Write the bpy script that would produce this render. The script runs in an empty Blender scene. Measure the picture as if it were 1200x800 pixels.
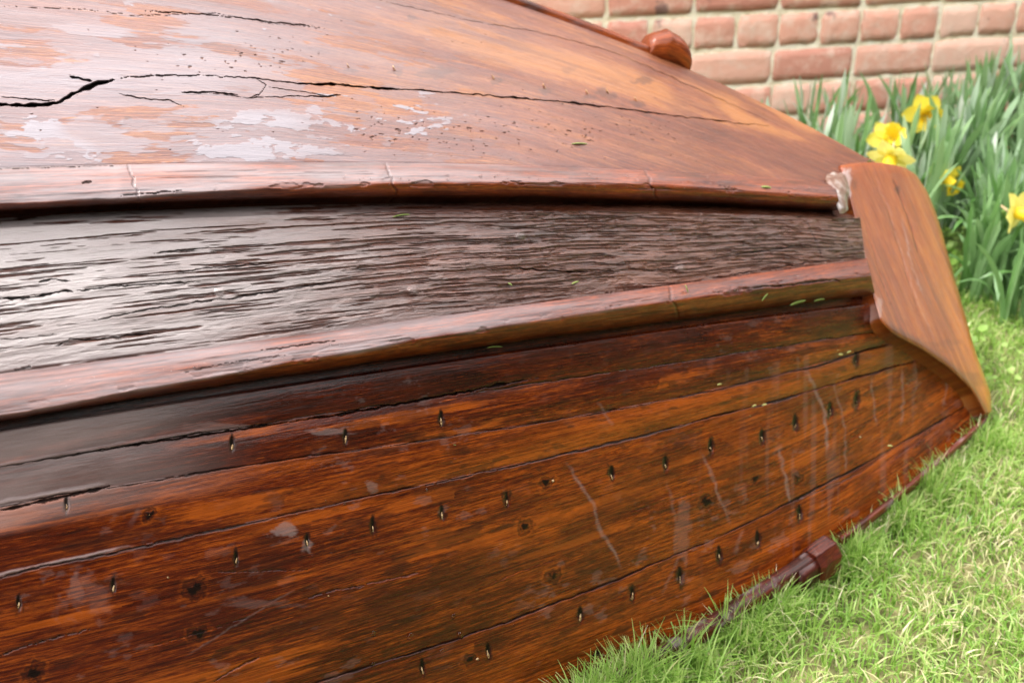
import bpy, bmesh, math, random
import numpy as np
from mathutils import Vector, Matrix

random.seed(7)
rng = np.random.default_rng(11)
sc = bpy.context.scene
COL = sc.collection

# ------------------------------------------------------------------ camera, world, sun, exposure
H, PITCH, FPX = 1.0, math.radians(27.0), 1333.0
cam_d = bpy.data.cameras.new('camera')
cam = bpy.data.objects.new('camera', cam_d)
COL.objects.link(cam)
cam.location = (0, 0, H)
cam.rotation_euler = (math.pi / 2 - PITCH, 0, 0)
cam_d.sensor_width = 36.0
cam_d.lens = 36.0 * FPX / 1200.0
cam_d.clip_start, cam_d.clip_end = 0.02, 500.0
cam_d.dof.use_dof = True
cam_d.dof.focus_distance = 1.13
cam_d.dof.aperture_fstop = 6.8
sc.camera = cam

SUN_EL, SUN_AZ = math.radians(58), math.radians(-76)      # azimuth from +Y towards +X
world = bpy.data.worlds.new('World')
sc.world = world
world.use_nodes = True
wn = world.node_tree
wn.nodes.clear()
w_out = wn.nodes.new('ShaderNodeOutputWorld')
w_bg = wn.nodes.new('ShaderNodeBackground')
w_sky = wn.nodes.new('ShaderNodeTexSky')
w_sky.sky_type = 'NISHITA'
w_sky.sun_disc = False
w_sky.sun_elevation = SUN_EL
w_sky.sun_rotation = SUN_AZ
w_tc = wn.nodes.new('ShaderNodeTexCoord')
w_n = wn.nodes.new('ShaderNodeTexNoise')
w_n.inputs['Scale'].default_value = 2.2
w_n.inputs['Detail'].default_value = 6
w_r = wn.nodes.new('ShaderNodeValToRGB')
w_r.color_ramp.elements[0].position = 0.40
w_r.color_ramp.elements[0].color = (0.55, 0.55, 0.55, 1)
w_r.color_ramp.elements[1].position = 0.60
w_r.color_ramp.elements[1].color = (1, 1, 1, 1)
w_mix = wn.nodes.new('ShaderNodeMixRGB')
w_mix.inputs['Color2'].default_value = (16.0, 15.6, 15.4, 1)      # bright thin cloud
wn.links.new(w_tc.outputs['Generated'], w_n.inputs['Vector'])
wn.links.new(w_n.outputs['Fac'], w_r.inputs['Fac'])
wn.links.new(w_r.outputs['Color'], w_mix.inputs['Fac'])
wn.links.new(w_sky.outputs['Color'], w_mix.inputs['Color1'])
wn.links.new(w_mix.outputs['Color'], w_bg.inputs['Color'])
w_bg.inputs['Strength'].default_value = 0.135
wn.links.new(w_bg.outputs['Background'], w_out.inputs['Surface'])

sun_d = bpy.data.lights.new('sun', 'SUN')
sun_d.energy = 2.0
sun_d.angle = math.radians(9)
sun_d.color = (1.0, 0.965, 0.91)
sun = bpy.data.objects.new('sun', sun_d)
COL.objects.link(sun)
sdir = Vector((math.sin(SUN_AZ) * math.cos(SUN_EL), math.cos(SUN_AZ) * math.cos(SUN_EL), math.sin(SUN_EL)))
sun.rotation_euler = (-sdir).to_track_quat('-Z', 'Y').to_euler()
sun.location = sdir * 20

sc.view_settings.view_transform = 'Standard'
sc.view_settings.look = 'None'
sc.view_settings.gamma = 1.0
sc.view_settings.exposure = 1.0
sc.render.engine = 'CYCLES'
sc.cycles.max_bounces = 6
sc.cycles.use_denoising = True

# ------------------------------------------------------------------ helpers
CP, SP = math.cos(PITCH), math.sin(PITCH)


def unproject(px, py, d):
    """arrays of photograph pixel + depth along the axis -> world points"""
    a = (np.asarray(px, float) - 600.0) / FPX
    b = (400.0 - np.asarray(py, float)) / FPX
    d = np.asarray(d, float)
    return np.stack([a * d, d * (CP + b * SP), H + d * (b * CP - SP)], -1)


def ground_depth(py, z=0.0):
    b = (400.0 - np.asarray(py, float)) / FPX
    return (H - z) / (SP - b * CP)


def gpoint(px, py, z=0.0):
    return Vector(unproject(px, py, ground_depth(py, z)).tolist())


def tag(o, label=None, cat=None, group=None, kind=None):
    if label: o['label'] = label
    if cat: o['category'] = cat
    if group: o['group'] = group
    if kind: o['kind'] = kind
    return o


def empty(name, loc=(0, 0, 0)):
    o = bpy.data.objects.new(name, None)
    o.location = loc
    o.empty_display_size = 0.05
    COL.objects.link(o)
    return o


def link_mesh(name, me, mat=None, parent=None, smooth=True):
    if mat: me.materials.append(mat)
    if smooth:
        me.polygons.foreach_set('use_smooth', np.ones(len(me.polygons), bool))
    o = bpy.data.objects.new(name, me)
    COL.objects.link(o)
    if parent:
        o.parent = parent
        o.matrix_parent_inverse = Matrix.Translation(-Vector(parent.location))
    return o


def fast_mesh(name, verts, faces):
    """verts (n,3), faces (m,k) all same size"""
    me = bpy.data.meshes.new(name)
    verts = np.asarray(verts, np.float32)
    faces = np.asarray(faces, np.int32)
    m, k = faces.shape
    me.vertices.add(len(verts)); me.vertices.foreach_set('co', verts.ravel())
    me.loops.add(m * k); me.loops.foreach_set('vertex_index', faces.ravel())
    me.polygons.add(m)
    me.polygons.foreach_set('loop_start', np.arange(0, m * k, k, dtype=np.int32))
    me.polygons.foreach_set('loop_total', np.full(m, k, np.int32))
    me.update(calc_edges=True)
    return me


def grid_faces(nr, nc):
    i = np.arange(nr - 1)[:, None] * nc + np.arange(nc - 1)[None, :]
    return np.stack([i, i + nc, i + nc + 1, i + 1], -1).reshape(-1, 4)


def add_attr(me, name, arr):
    """per-vertex colour attribute from (n,4)"""
    at = me.attributes.new(name, 'FLOAT_COLOR', 'POINT')
    at.data.foreach_set('color', np.asarray(arr, np.float32).ravel())


def add_vec(me, name, arr):
    at = me.attributes.new(name, 'FLOAT_VECTOR', 'POINT')
    at.data.foreach_set('vector', np.asarray(arr, np.float32).ravel())


def vnoise(x, y, seed=0):
    xi = np.floor(x).astype(np.int64); yi = np.floor(y).astype(np.int64)
    fx = x - xi; fy = y - yi
    fx = fx * fx * (3 - 2 * fx); fy = fy * fy * (3 - 2 * fy)

    def h(a, b):
        n = (a * 374761393 + b * 668265263 + seed * 362437) & 0xffffffff
        n = ((n ^ (n >> 13)) * 1274126177) & 0xffffffff
        n = n ^ (n >> 16)
        return (n & 0xffff) / 65535.0
    return ((h(xi, yi) * (1 - fx) + h(xi + 1, yi) * fx) * (1 - fy) +
            (h(xi, yi + 1) * (1 - fx) + h(xi + 1, yi + 1) * fx) * fy)


def fbm(x, y, oct=4, seed=0, gain=0.5):
    s = 0; a = 1; t = 0
    for k in range(oct):
        s = s + a * vnoise(x * 2 ** k + 17.3 * k, y * 2 ** k + 9.1 * k, seed + k)
        t += a; a *= gain
    return s / t


def sstep(a, b, x):
    t = np.clip((x - a) / (b - a), 0, 1)
    return t * t * (3 - 2 * t)


def poly_dist(X, Y, pts):
    """distance in photograph pixels to a polyline, and parameter 0..1 along it"""
    best = np.full(X.shape, 1e9); par = np.zeros(X.shape)
    n = len(pts) - 1
    for i in range(n):
        (x0, y0), (x1, y1) = pts[i], pts[i + 1]
        dx, dy = x1 - x0, y1 - y0
        t = np.clip(((X - x0) * dx + (Y - y0) * dy) / (dx * dx + dy * dy), 0, 1)
        d = np.hypot(X - x0 - t * dx, Y - y0 - t * dy)
        m = d < best
        best = np.where(m, d, best); par = np.where(m, (i + t) / n, par)
    return best, par


# ------------------------------------------------------------------ node material helpers
def new_mat(name):
    m = bpy.data.materials.new(name)
    m.use_nodes = True
    nt = m.node_tree
    nt.nodes.clear()
    out = nt.nodes.new('ShaderNodeOutputMaterial')
    b = nt.nodes.new('ShaderNodeBsdfPrincipled')
    nt.links.new(b.outputs[0], out.inputs[0])
    return m, nt, b


def N(nt, typ, **kw):
    n = nt.nodes.new(typ)
    for k, v in kw.items():
        if k in n.inputs: n.inputs[k].default_value = v
        else: setattr(n, k, v)
    return n


def ramp(nt, src, stops):
    r = nt.nodes.new('ShaderNodeValToRGB')
    e = r.color_ramp.elements
    while len(e) < len(stops): e.new(0.5)
    for i, (p, c) in enumerate(stops):
        e[i].position = p
        e[i].color = (c, c, c, 1) if isinstance(c, (int, float)) else (*c, 1)
    nt.links.new(src, r.inputs['Fac'])
    return r.outputs['Color']


def mix(nt, fac, a, b, mode='MIX'):
    m = nt.nodes.new('ShaderNodeMixRGB')
    m.blend_type = mode
    for s, v in ((m.inputs['Fac'], fac), (m.inputs['Color1'], a), (m.inputs['Color2'], b)):
        if isinstance(v, (int, float)): s.default_value = v if s.name == 'Fac' else (v, v, v, 1)
        elif isinstance(v, tuple): s.default_value = (*v, 1)
        else: nt.links.new(v, s)
    return m.outputs['Color']


def math_n(nt, op, a, b=0.0):
    m = nt.nodes.new('ShaderNodeMath'); m.operation = op
    for s, v in ((m.inputs[0], a), (m.inputs[1], b)):
        if isinstance(v, (int, float)): s.default_value = v
        else: nt.links.new(v, s)
    return m.outputs[0]


def attr(nt, name):
    a = nt.nodes.new('ShaderNodeAttribute'); a.attribute_name = name
    return a


def noise(nt, vec, scale, detail=5, rough=0.55, mscale=None, dist=0.0):
    if mscale:
        mp = nt.nodes.new('ShaderNodeMapping')
        mp.inputs['Scale'].default_value = mscale
        nt.links.new(vec, mp.inputs['Vector']); vec = mp.outputs[0]
    n = nt.nodes.new('ShaderNodeTexNoise')
    n.inputs['Scale'].default_value = scale
    n.inputs['Detail'].default_value = detail
    n.inputs['Roughness'].default_value = rough
    n.inputs['Distortion'].default_value = dist
    nt.links.new(vec, n.inputs['Vector'])
    return n.outputs['Fac']


def wood_mat(name, dark, mid, light, rough=(0.12, 0.4), coat=1.0, coat_rough=0.08, grain=1.0, film_sheen_col=(0.62, 0.56, 0.56),
             bump=0.6, streak=0.5, ior=1.5, spec=0.25, fleck=0.55, rings=0.9):
    """varnished softwood. Attribute 'guv' = metres along / across the grain;
    'wear_sheen' = (crack, worn varnish plus painted sky sheen, knot or dark stain, tone);"""
    m, nt, b = new_mat(name)
    L = nt.links.new
    uv = attr(nt, 'guv').outputs['Vector']
    w = attr(nt, 'wear_sheen')
    sep = nt.nodes.new('ShaderNodeSeparateColor')
    L(w.outputs['Color'], sep.inputs[0])
    crack, film_sheen, stain = sep.outputs[0], sep.outputs[1], sep.outputs[2]
    tone = w.outputs['Alpha']
    broad = noise(nt, uv, 1.0, 6, 0.68, (4.5, 34, 1), 0.7)
    fine = noise(nt, uv, 1.0, 6, 0.65, (18, 420 * grain, 1), 0.3)
    finer = noise(nt, uv, 1.0, 3, 0.6, (80, 1300 * grain, 1))
    blot = noise(nt, uv, 1.0, 5, 0.6, (9, 22, 1))
    f = mix(nt, 0.58, broad, fine)
    f = mix(nt, 0.30, f, finer)
    f = math_n(nt, 'ADD', f, tone)
    ring = ramp(nt, noise(nt, uv, 1.0, 5, 0.75, (1.6, 330 * grain, 1), 0.25), [(0.47, 0.0), (0.53, 1.0)])
    ringm = ramp(nt, noise(nt, uv, 1.0, 2, 0.5, (3, 12, 1)), [(0.40, 0.25), (0.62, 0.85)])
    c = ramp(nt, f, [(0.38, dark), (0.49, mid), (0.61, light)])
    # dark growth streaks
    st = ramp(nt, noise(nt, uv, 1.0, 6, 0.7, (9, 150, 1), 1.0), [(0.56, 0.0), (0.64, 1.0)])
    c = mix(nt, math_n(nt, 'MULTIPLY', st, streak), c, tuple(x * 0.28 for x in dark))
    c = mix(nt, math_n(nt, 'MULTIPLY', math_n(nt, 'MULTIPLY', ring, ringm), rings), c, mix(nt, 1.0, c, (0.42, 0.33, 0.28), 'MULTIPLY'))
    # pale honey flecks, short and thin along the grain
    fk = ramp(nt, noise(nt, uv, 1.0, 4, 0.65, (16, 330, 1), 0.3), [(0.62, 0.0), (0.70, 1.0)])
    fm = ramp(nt, noise(nt, uv, 1.0, 3, 0.5, (5, 20, 1)), [(0.46, 0.0), (0.60, 1.0)])
    c = mix(nt, math_n(nt, 'MULTIPLY', math_n(nt, 'MULTIPLY', fk, fm), fleck), c, tuple(min(1.0, x * 1.9) for x in light))
    # soft cloudy blotches of old varnish
    bl = ramp(nt, blot, [(0.50, 0.0), (0.68, 1.0)])
    c = mix(nt, math_n(nt, 'MULTIPLY', bl, 0.5), c, tuple(x * 0.55 for x in mid))
    c = mix(nt, stain, c, (0.026, 0.0062, 0.003))
    c = mix(nt, film_sheen, c, film_sheen_col)
    c = mix(nt, crack, c, (0.006, 0.004, 0.003))
    L(c, b.inputs['Base Color'])
    r = ramp(nt, noise(nt, uv, 1.0, 5, 0.6, (14, 60, 1)), [(0.35, rough[0]), (0.65, rough[1])])
    r = mix(nt, film_sheen, r, 0.42)
    L(r, b.inputs['Roughness'])
    b.inputs['IOR'].default_value = ior
    b.inputs['Specular IOR Level'].default_value = spec
    cw = math_n(nt, 'MULTIPLY', math_n(nt, 'SUBTRACT', 1.0, crack), coat)
    L(cw, b.inputs['Coat Weight'])
    b.inputs['Coat Roughness'].default_value = coat_rough
    b.inputs['Coat IOR'].default_value = 1.5
    hgt = mix(nt, 0.45, fine, noise(nt, uv, 1.0, 6, 0.7, (120, 260, 1)))
    bp = N(nt, 'ShaderNodeBump', Strength=bump, Distance=0.0012)
    L(hgt, bp.inputs['Height'])
    L(bp.outputs[0], b.inputs['Normal'])
    L(bp.outputs[0], b.inputs['Coat Normal'])
    return m


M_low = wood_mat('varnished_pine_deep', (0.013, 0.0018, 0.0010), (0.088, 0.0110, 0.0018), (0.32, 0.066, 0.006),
                 rough=(0.2, 0.4), coat=0.45, spec=0.10, coat_rough=0.06, film_sheen_col=(0.28, 0.21, 0.195))
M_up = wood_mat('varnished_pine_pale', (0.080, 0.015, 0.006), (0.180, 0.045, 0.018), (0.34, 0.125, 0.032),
                rough=(0.3, 0.5), streak=0.25, coat=0.6, coat_rough=0.14, bump=1.0, film_sheen_col=(0.255, 0.232, 0.255))
M_rough = wood_mat('weathered_keel_wood', (0.040, 0.010, 0.005), (0.095, 0.026, 0.012), (0.18, 0.058, 0.026),
                   rough=(0.3, 0.5), grain=1.2, bump=1.6, coat=0.9, coat_rough=0.13, film_sheen_col=(0.38, 0.33, 0.32))
M_bead = wood_mat('varnished_strip_wood', (0.030, 0.005, 0.002), (0.12, 0.019, 0.004), (0.32, 0.064, 0.009),
                  rough=(0.35, 0.6), coat=0.5, spec=0.15, coat_rough=0.15, film_sheen_col=(0.29, 0.265, 0.275))
M_tran = wood_mat('varnished_transom_wood', (0.17, 0.024, 0.006), (0.33, 0.064, 0.012), (0.50, 0.15, 0.020),
                  rough=(0.3, 0.45), streak=0.12, coat=0.7, coat_rough=0.12, grain=0.8)
M_rail = wood_mat('varnished_rail_wood', (0.014, 0.003, 0.002), (0.055, 0.008, 0.0045), (0.16, 0.030, 0.012),
                 rough=(0.3, 0.5), coat=0.35, spec=0.15, coat_rough=0.2)

# ------------------------------------------------------------------ the hull surface
gz = 0.03
ctl = [(x, y, float(ground_depth(y, gz))) for x, y in
       [(1155, 488), (1100, 537), (1060, 575), (975, 645), (800, 752), (600, 865), (300, 1010), (0, 1130), (-260, 1220)]]
ctl += [(-260, 505, 0.90), (0, 465, 0.95), (300, 415, 1.06), (600, 380, 1.24), (800, 352, 1.43), (1025, 330, 1.715)]
ctl += [(-260, 800, 0.92), (0, 800, 0.965), (300, 715, 1.062), (600, 610, 1.232), (800, 560, 1.405), (1000, 480, 1.66), (1090, 450, 1.815)]
ctl += [(-260, 228, 0.94), (0, 222, 1.00), (300, 212, 1.13), (600, 213, 1.33), (800, 222, 1.52), (985, 232, 1.745)]
ctl += [(-260, -200, 1.22), (0, -160, 1.30), (300, -90, 1.48), (600, 3, 1.70), (780, 68, 1.81), (900, 125, 1.875), (1010, 190, 1.90)]
ctl += [(300, 60, 1.27), (0, 40, 1.12), (600, 110, 1.49), (800, 150, 1.65)]
C = np.array(ctl)
CX = C[:, :2] / 400.0


def tps_k(r2):
    return np.where(r2 > 1e-12, 0.5 * r2 * np.log(np.maximum(r2, 1e-12)), 0)


_n = len(C)
_K = tps_k(((CX[:, None] - CX[None]) ** 2).sum(-1)) + 0.004 * np.eye(_n)
_P = np.hstack([np.ones((_n, 1)), CX])
_A = np.zeros((_n + 3, _n + 3)); _A[:_n, :_n] = _K; _A[:_n, _n:] = _P; _A[_n:, :_n] = _P.T
_w = np.linalg.solve(_A, np.concatenate([1 / C[:, 2], np.zeros(3)]))


def hull_depth(X, Y):
    x, y = np.asarray(X, float) / 400.0, np.asarray(Y, float) / 400.0
    s = _w[_n] + _w[_n + 1] * x + _w[_n + 2] * y
    for i in range(_n):
        s = s + _w[i] * tps_k((x - CX[i, 0]) ** 2 + (y - CX[i, 1]) ** 2)
    return 1.0 / s


def hull_points(X, Y, h=0.0):
    """hull surface at these photograph pixels, raised by h metres towards the outside"""
    d = hull_depth(X, Y)
    e = 4.0
    P = unproject(X, Y, d)
    Tx = unproject(X + e, Y, hull_depth(X + e, Y)) - P
    Ty = unproject(X, Y + e, hull_depth(X, Y + e)) - P
    n = np.cross(Ty, Tx)
    n /= np.linalg.norm(n, axis=-1, keepdims=True)
    ray = unproject(X, Y, np.ones_like(d)) - np.array([0, 0, H])
    c = np.maximum(-(n * ray).sum(-1), 0.22)
    return unproject(X, Y, d - h / c), n


def curve(pts, deg=3):
    p = np.array(pts, float)
    return np.polyfit(p[:, 0] / 1000.0, p[:, 1], deg)


def cy(c, X):
    return np.polyval(c, np.asarray(X) / 1000.0)


X0 = -260.0
c_gun_up = curve([(-260, -205), (0, -160), (300, -85), (600, 4), (700, 38), (780, 68), (880, 115), (980, 171), (1030, 190)], 4)
c_b1t = curve([(-260, 206), (0, 197), (150, 192), (400, 190), (600, 193), (800, 203), (900, 208), (975, 214)])
c_b1b = curve([(-260, 266), (0, 248), (100, 243), (250, 235), (400, 230), (600, 232), (800, 237), (960, 243), (990, 248)])
c_rt = curve([(-260, 278), (0, 259), (200, 250), (400, 242), (600, 242), (800, 246), (1000, 253)])
c_b2t = curve([(-260, 470), (0, 440), (133, 421), (400, 383), (600, 359), (767, 339), (900, 318), (1010, 303)])
c_b2b = curve([(-260, 540), (0, 490), (133, 474), (267, 451), (397, 430), (600, 401), (797, 374), (933, 356), (1023, 347)])
c_s1 = curve([(-260, 600), (0, 548), (90, 530), (267, 504), (397, 485), (533, 460), (640, 443), (733, 433), (797, 426), (900, 410), (1035, 386)])
c_s2 = curve([(-260, 648), (0, 597), (130, 568), (270, 545), (400, 531), (547, 511), (683, 489), (733, 478), (797, 463), (933, 431), (1033, 407)], 4)
c_s3 = curve([(-260, 735), (0, 675), (150, 643), (267, 616), (397, 591), (510, 566), (633, 536), (733, 513), (797, 498), (900, 473), (967, 455), (1067, 423)], 4)
c_s4 = curve([(-260, 960), (0, 895), (200, 848), (400, 788), (500, 760), (633, 713), (797, 648), (933, 584), (1033, 531), (1125, 480)], 4)
c_gun_lo = curve([(-260, 1220), (0, 1130), (300, 1010), (600, 865), (690, 812), (800, 750), (975, 645), (1060, 572), (1155, 487)], 4)


def band(curves, ends, rows_per, ncol, lo=X0):
    """grid of photograph pixels between the given curves; returns X,Y and v (curve index, continuous)"""
    u = np.linspace(0, 1, ncol)[None, :]
    Xs = np.stack([lo + (e - lo) * u[0] for e in ends])
    Ys = np.stack([cy(c, Xs[i]) for i, c in enumerate(curves)])
    vs = []
    for i, r in enumerate(rows_per):
        vs.append(i + np.linspace(0, 1, r, endpoint=False))
    v = np.concatenate(vs + [[len(curves) - 1.0]])
    i = np.minimum(v.astype(int), len(curves) - 2); f = (v - i)[:, None]
    # monotone smooth interpolation (Catmull-Rom between curves)
    nC = len(curves)
    def cr(A):
        if nC == 2:
            return A[i] * (1 - f) + A[i + 1] * f
        p0 = np.where((i == 0)[:, None], 2 * A[0] - A[1], A[np.maximum(i - 1, 0)])
        p3 = np.where((i + 2 >= nC)[:, None], 2 * A[-1] - A[-2], A[np.minimum(i + 2, nC - 1)])
        p1, p2 = A[i], A[i + 1]
        return 0.5 * (2 * p1 + (p2 - p0) * f + (2 * p0 - 5 * p1 + 4 * p2 - p3) * f ** 2 + (3 * p1 - p0 - 3 * p2 + p3) * f ** 3)
    def li(A):
        return A[i] * (1 - f) + A[i + 1] * f
    return li(Xs), li(Ys), np.repeat(v[:, None], ncol, 1)


def metric_uv(X, Y):
    P, _ = hull_points(X, Y)
    mid = P[len(P) // 2]
    U = np.concatenate([[0], np.cumsum(np.linalg.norm(np.diff(mid, axis=0), axis=1))])
    V = np.concatenate([np.zeros((1, X.shape[1])), np.cumsum(np.linalg.norm(np.diff(P, axis=0), axis=2), axis=0)])
    return np.repeat(U[None], len(X), 0), V


def build_skin(name, X, Y, h, wear_sheen, mat, parent, uv=None, thick=0.014, off=0.0):
    P, n = hull_points(X, Y, h)
    nr, nc = X.shape
    V = P.reshape(-1, 3); nn = n.reshape(-1, 3)
    F = grid_faces(nr, nc)
    # inner face + rim, so the planking is a real shell
    step = 8
    ri = np.unique(np.r_[np.arange(0, nr, step), nr - 1]); ci = np.unique(np.r_[np.arange(0, nc, step), nc - 1])
    Pb, nb = hull_points(X[np.ix_(ri, ci)], Y[np.ix_(ri, ci)], np.full((len(ri), len(ci)), -thick - 0.01))
    base = len(V)
    Fb = grid_faces(len(ri), len(ci))[:, ::-1] + base
    if uv is None: uv = metric_uv(X, Y)
    U, W = uv
    G = np.stack([U, W + off, np.zeros_like(U)], -1).reshape(-1, 3)
    Gb = G.reshape(nr, nc, 3)[np.ix_(ri, ci)].reshape(-1, 3)
    wb = wear_sheen[np.ix_(ri, ci)].reshape(-1, 4) * np.array([0, 0, 0, 1])
    V2 = np.vstack([V, Pb.reshape(-1, 3)])
    rim = []
    cb = len(ci)
    for (r_o, r_i) in ((0, 0), (nr - 1, len(ri) - 1)):
        for k in range(cb - 1):
            rim.append([r_o * nc + ci[k], r_o * nc + ci[k + 1], base + r_i * cb + k + 1, base + r_i * cb + k])
    for (c_o, c_i) in ((0, 0), (nc - 1, cb - 1)):
        for k in range(len(ri) - 1):
            rim.append([ri[k] * nc + c_o, ri[k + 1] * nc + c_o, base + (k + 1) * cb + c_i, base + k * cb + c_i])
    me = fast_mesh(name, V2, np.vstack([F, Fb, np.array(rim)]))
    add_vec(me, 'guv', np.vstack([G, Gb]))
    add_attr(me, 'wear_sheen', np.vstack([wear_sheen.reshape(-1, 4), wb]))
    return link_mesh(name, me, mat, parent)


def cracks_on(X, Y, h, wear_sheen, items):
    """items: (points, half width px, depth m, darkness)"""
    for pts, wpx, dep, dark in items:
        pts = [tuple(p) for p in pts]
        xs = [p[0] for p in pts]; ys = [p[1] for p in pts]
        m = (X > min(xs) - 12) & (X < max(xs) + 12) & (Y > min(ys) - 14) & (Y < max(ys) + 14)
        if not m.any(): continue
        x, y = X[m], Y[m]
        jx = (fbm(x / 7, y / 7, 3, 5) - 0.5) * 3.2
        d, t = poly_dist(x, y + jx, pts)
        wd = 0.52 * wpx * np.clip(-0.15 + 2.3 * fbm(x / 13, y / 60, 3, 9), 0.12, 2) * np.clip(np.minimum(t, 1 - t) * 9, 0.15, 1)
        k = 1 - sstep(0.45, 1.15, d / wd)
        h[m] -= dep * k * (0.5 + 0.5 * dark)
        wear_sheen[..., 0][m] = np.maximum(wear_sheen[..., 0][m], k * dark)


def blobs_on(X, Y, wear_sheen, ch, items):
    """soft uneven patches: (x, y, rx, ry, strength)"""
    for x0, y0, rx, ry, s in items:
        m = (abs(X - x0) < rx * 1.8) & (abs(Y - y0) < ry * 1.8 + 6)
        if not m.any(): continue
        x, y = X[m], Y[m]
        r = np.hypot((x - x0) / rx, (y - y0) / ry) + (fbm(x / (rx * 0.5 + 2), y / (ry * 0.5 + 2), 5, 3 + int(abs(x0)), 0.65) - 0.5) * 2.0
        wear_sheen[..., ch][m] = np.maximum(wear_sheen[..., ch][m], s * (1 - sstep(0.5, 1.1, r)))


def trails_on(X, Y, wear_sheen, items):
    for pts, wpx, s in items:
        xs = [p[0] for p in pts]; ys = [p[1] for p in pts]
        m = (X > min(xs) - 12) & (X < max(xs) + 12) & (Y > min(ys) - 12) & (Y < max(ys) + 12)
        if not m.any(): continue
        x, y = X[m], Y[m]
        d, t = poly_dist(x + (fbm(x / 9, y / 9, 3, 21) - 0.5) * 6, y, pts)
        k = (1 - sstep(0.0, 1.0, d / (0.65 * wpx))) * 0.6 * s * (0.35 + fbm(x / 3, y / 5, 3, 4))* np.clip(np.minimum(t, 1 - t) * 8, 0, 1)
        wear_sheen[..., 1][m] = np.maximum(wear_sheen[..., 1][m], np.clip(k, 0, 1))


boat = empty('rowing_boat', (0.2, 1.2, 0.0))
tag(boat, 'varnished brown wooden rowing boat lying bottom up on the lawn', 'boat')

nails_low = [(22, 708), (133, 687), (277, 655), (360, 635), (437, 617), (518, 602), (594, 586), (717, 556), (780, 545), (833, 525),
             (893, 513), (932, 497), (1004, 470), (973, 481),
             (495, 783), (572, 763), (680, 722), (741, 697), (797, 676), (843, 651), (888, 633), (937, 603),
             (78, 592), (272, 521), (405, 512), (517, 491), (1003, 421)]
nails_up = [(408, 77), (462, 80), (578, 90), (638, 101), (688, 108), (712, 107), (745, 116)]

# ---- side planking (below the lower strip)
ends = [1036, 1046, 1058, 1090, 1140, 1160]
X, Y, v = band([c_b2b, c_s1, c_s2, c_s3, c_s4, c_gun_lo], ends, [70, 70, 90, 190, 190], 1250)
X = X.copy(); Y = Y.copy()
# the top edge tucks under the strip
tuck = np.clip(1 - v / 0.25, 0, 1)
Y -= 9 * tuck
U, W = metric_uv(X, Y)
h = np.full(X.shape, -0.012)
_dg = Y - cy(c_b2b, X)
h -= 0.048 * (1 - sstep(2.0, 12.0, _dg * (0.9 + 0.25 * sstep(500, 1000, X))))
wear_sheen = np.zeros(X.shape + (4,))
for k, s in ((1, 0.5), (2, 0.75), (3, 1.0), (4, 1.0)):
    rowpx = 34.0 if k < 3 else 90.0
    dist = np.abs(Y - cy([c_b2b, c_s1, c_s2, c_s3, c_s4][k], X) + (fbm(X / 60, Y * 0, 3, k) - 0.5) * 4 + (fbm(X / 11, Y * 0, 3, k + 30) - 0.5) * 2.2)
    wd = np.clip(-0.5 + 3.2 * fbm(X / 38, Y * 0 + k, 4, 70 + k, 0.6), 0.25, 2.6) * s
    g = 1 - sstep(0.4, 1.2, dist / wd)
    h -= 0.0019 * g
    wear_sheen[..., 0] = np.maximum(wear_sheen[..., 0], g * 0.95)
    wear_sheen[..., 2] = np.maximum(wear_sheen[..., 2], 0.55 * (1 - sstep(0, 7, dist + 4 * fbm(X / 25, Y / 9, 3, 40 + k))))
# planks cup slightly and step a hair at each seam
fr = v - np.floor(v)
h += 0.0018 * np.sin(np.pi * fr) * (v < 4.99) + 0.0022 * (np.floor(v) == 2) * (1 - fr) + 0.0015 * (np.floor(v) == 3) * (1 - fr)
tone = np.choose(np.clip(v.astype(int), 0, 4), [-0.045, -0.01, 0.03, 0.03, 0.0]) + 0.06 * (fbm(U * 3, W * 10, 3, 5) - 0.5)
tone = tone + 0.05 * sstep(500, 1000, X) - 0.06 * (1 - sstep(0, 500, X)) * (v < 3)
wear_sheen[..., 3] = tone
low_cracks = [
    ([(0, 598), (60, 585), (128, 570)], 4.5, 0.006, 0.9),
    ([(90, 531), (267, 505), (397, 486), (533, 461), (633, 441)], 2.2, 0.004, 1),
    ([(0, 768), (30, 756), (110, 735)], 1.4, 0.002, 0.8), ([(250, 798), (275, 783), (305, 768)], 2.2, 0.002, 0.8),
    ([(360, 700), (395, 690), (430, 686)], 1.8, 0.002, 0.7), ([(400, 690), (455, 678), (492, 670)], 2.0, 0.002, 0.6),
    ([(240, 670), (320, 668), (365, 667)], 1.0, 0.001, 0.6), ([(735, 600), (790, 585), (840, 570)], 1.0, 0.001, 0.5),
    ([(900, 598), (960, 575), (1010, 553)], 1.0, 0.001, 0.5), ([(560, 690), (610, 668), (650, 655)], 1.1, 0.001, 0.5),
    ([(150, 765), (230, 742), (300, 720)], 1.0, 0.001, 0.5), ([(1022, 368), (1030, 378), (1045, 392), (1080, 412)], 3.0, 0.004, 0.9),
]
cracks_on(X, Y, h, wear_sheen, low_cracks)
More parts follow.
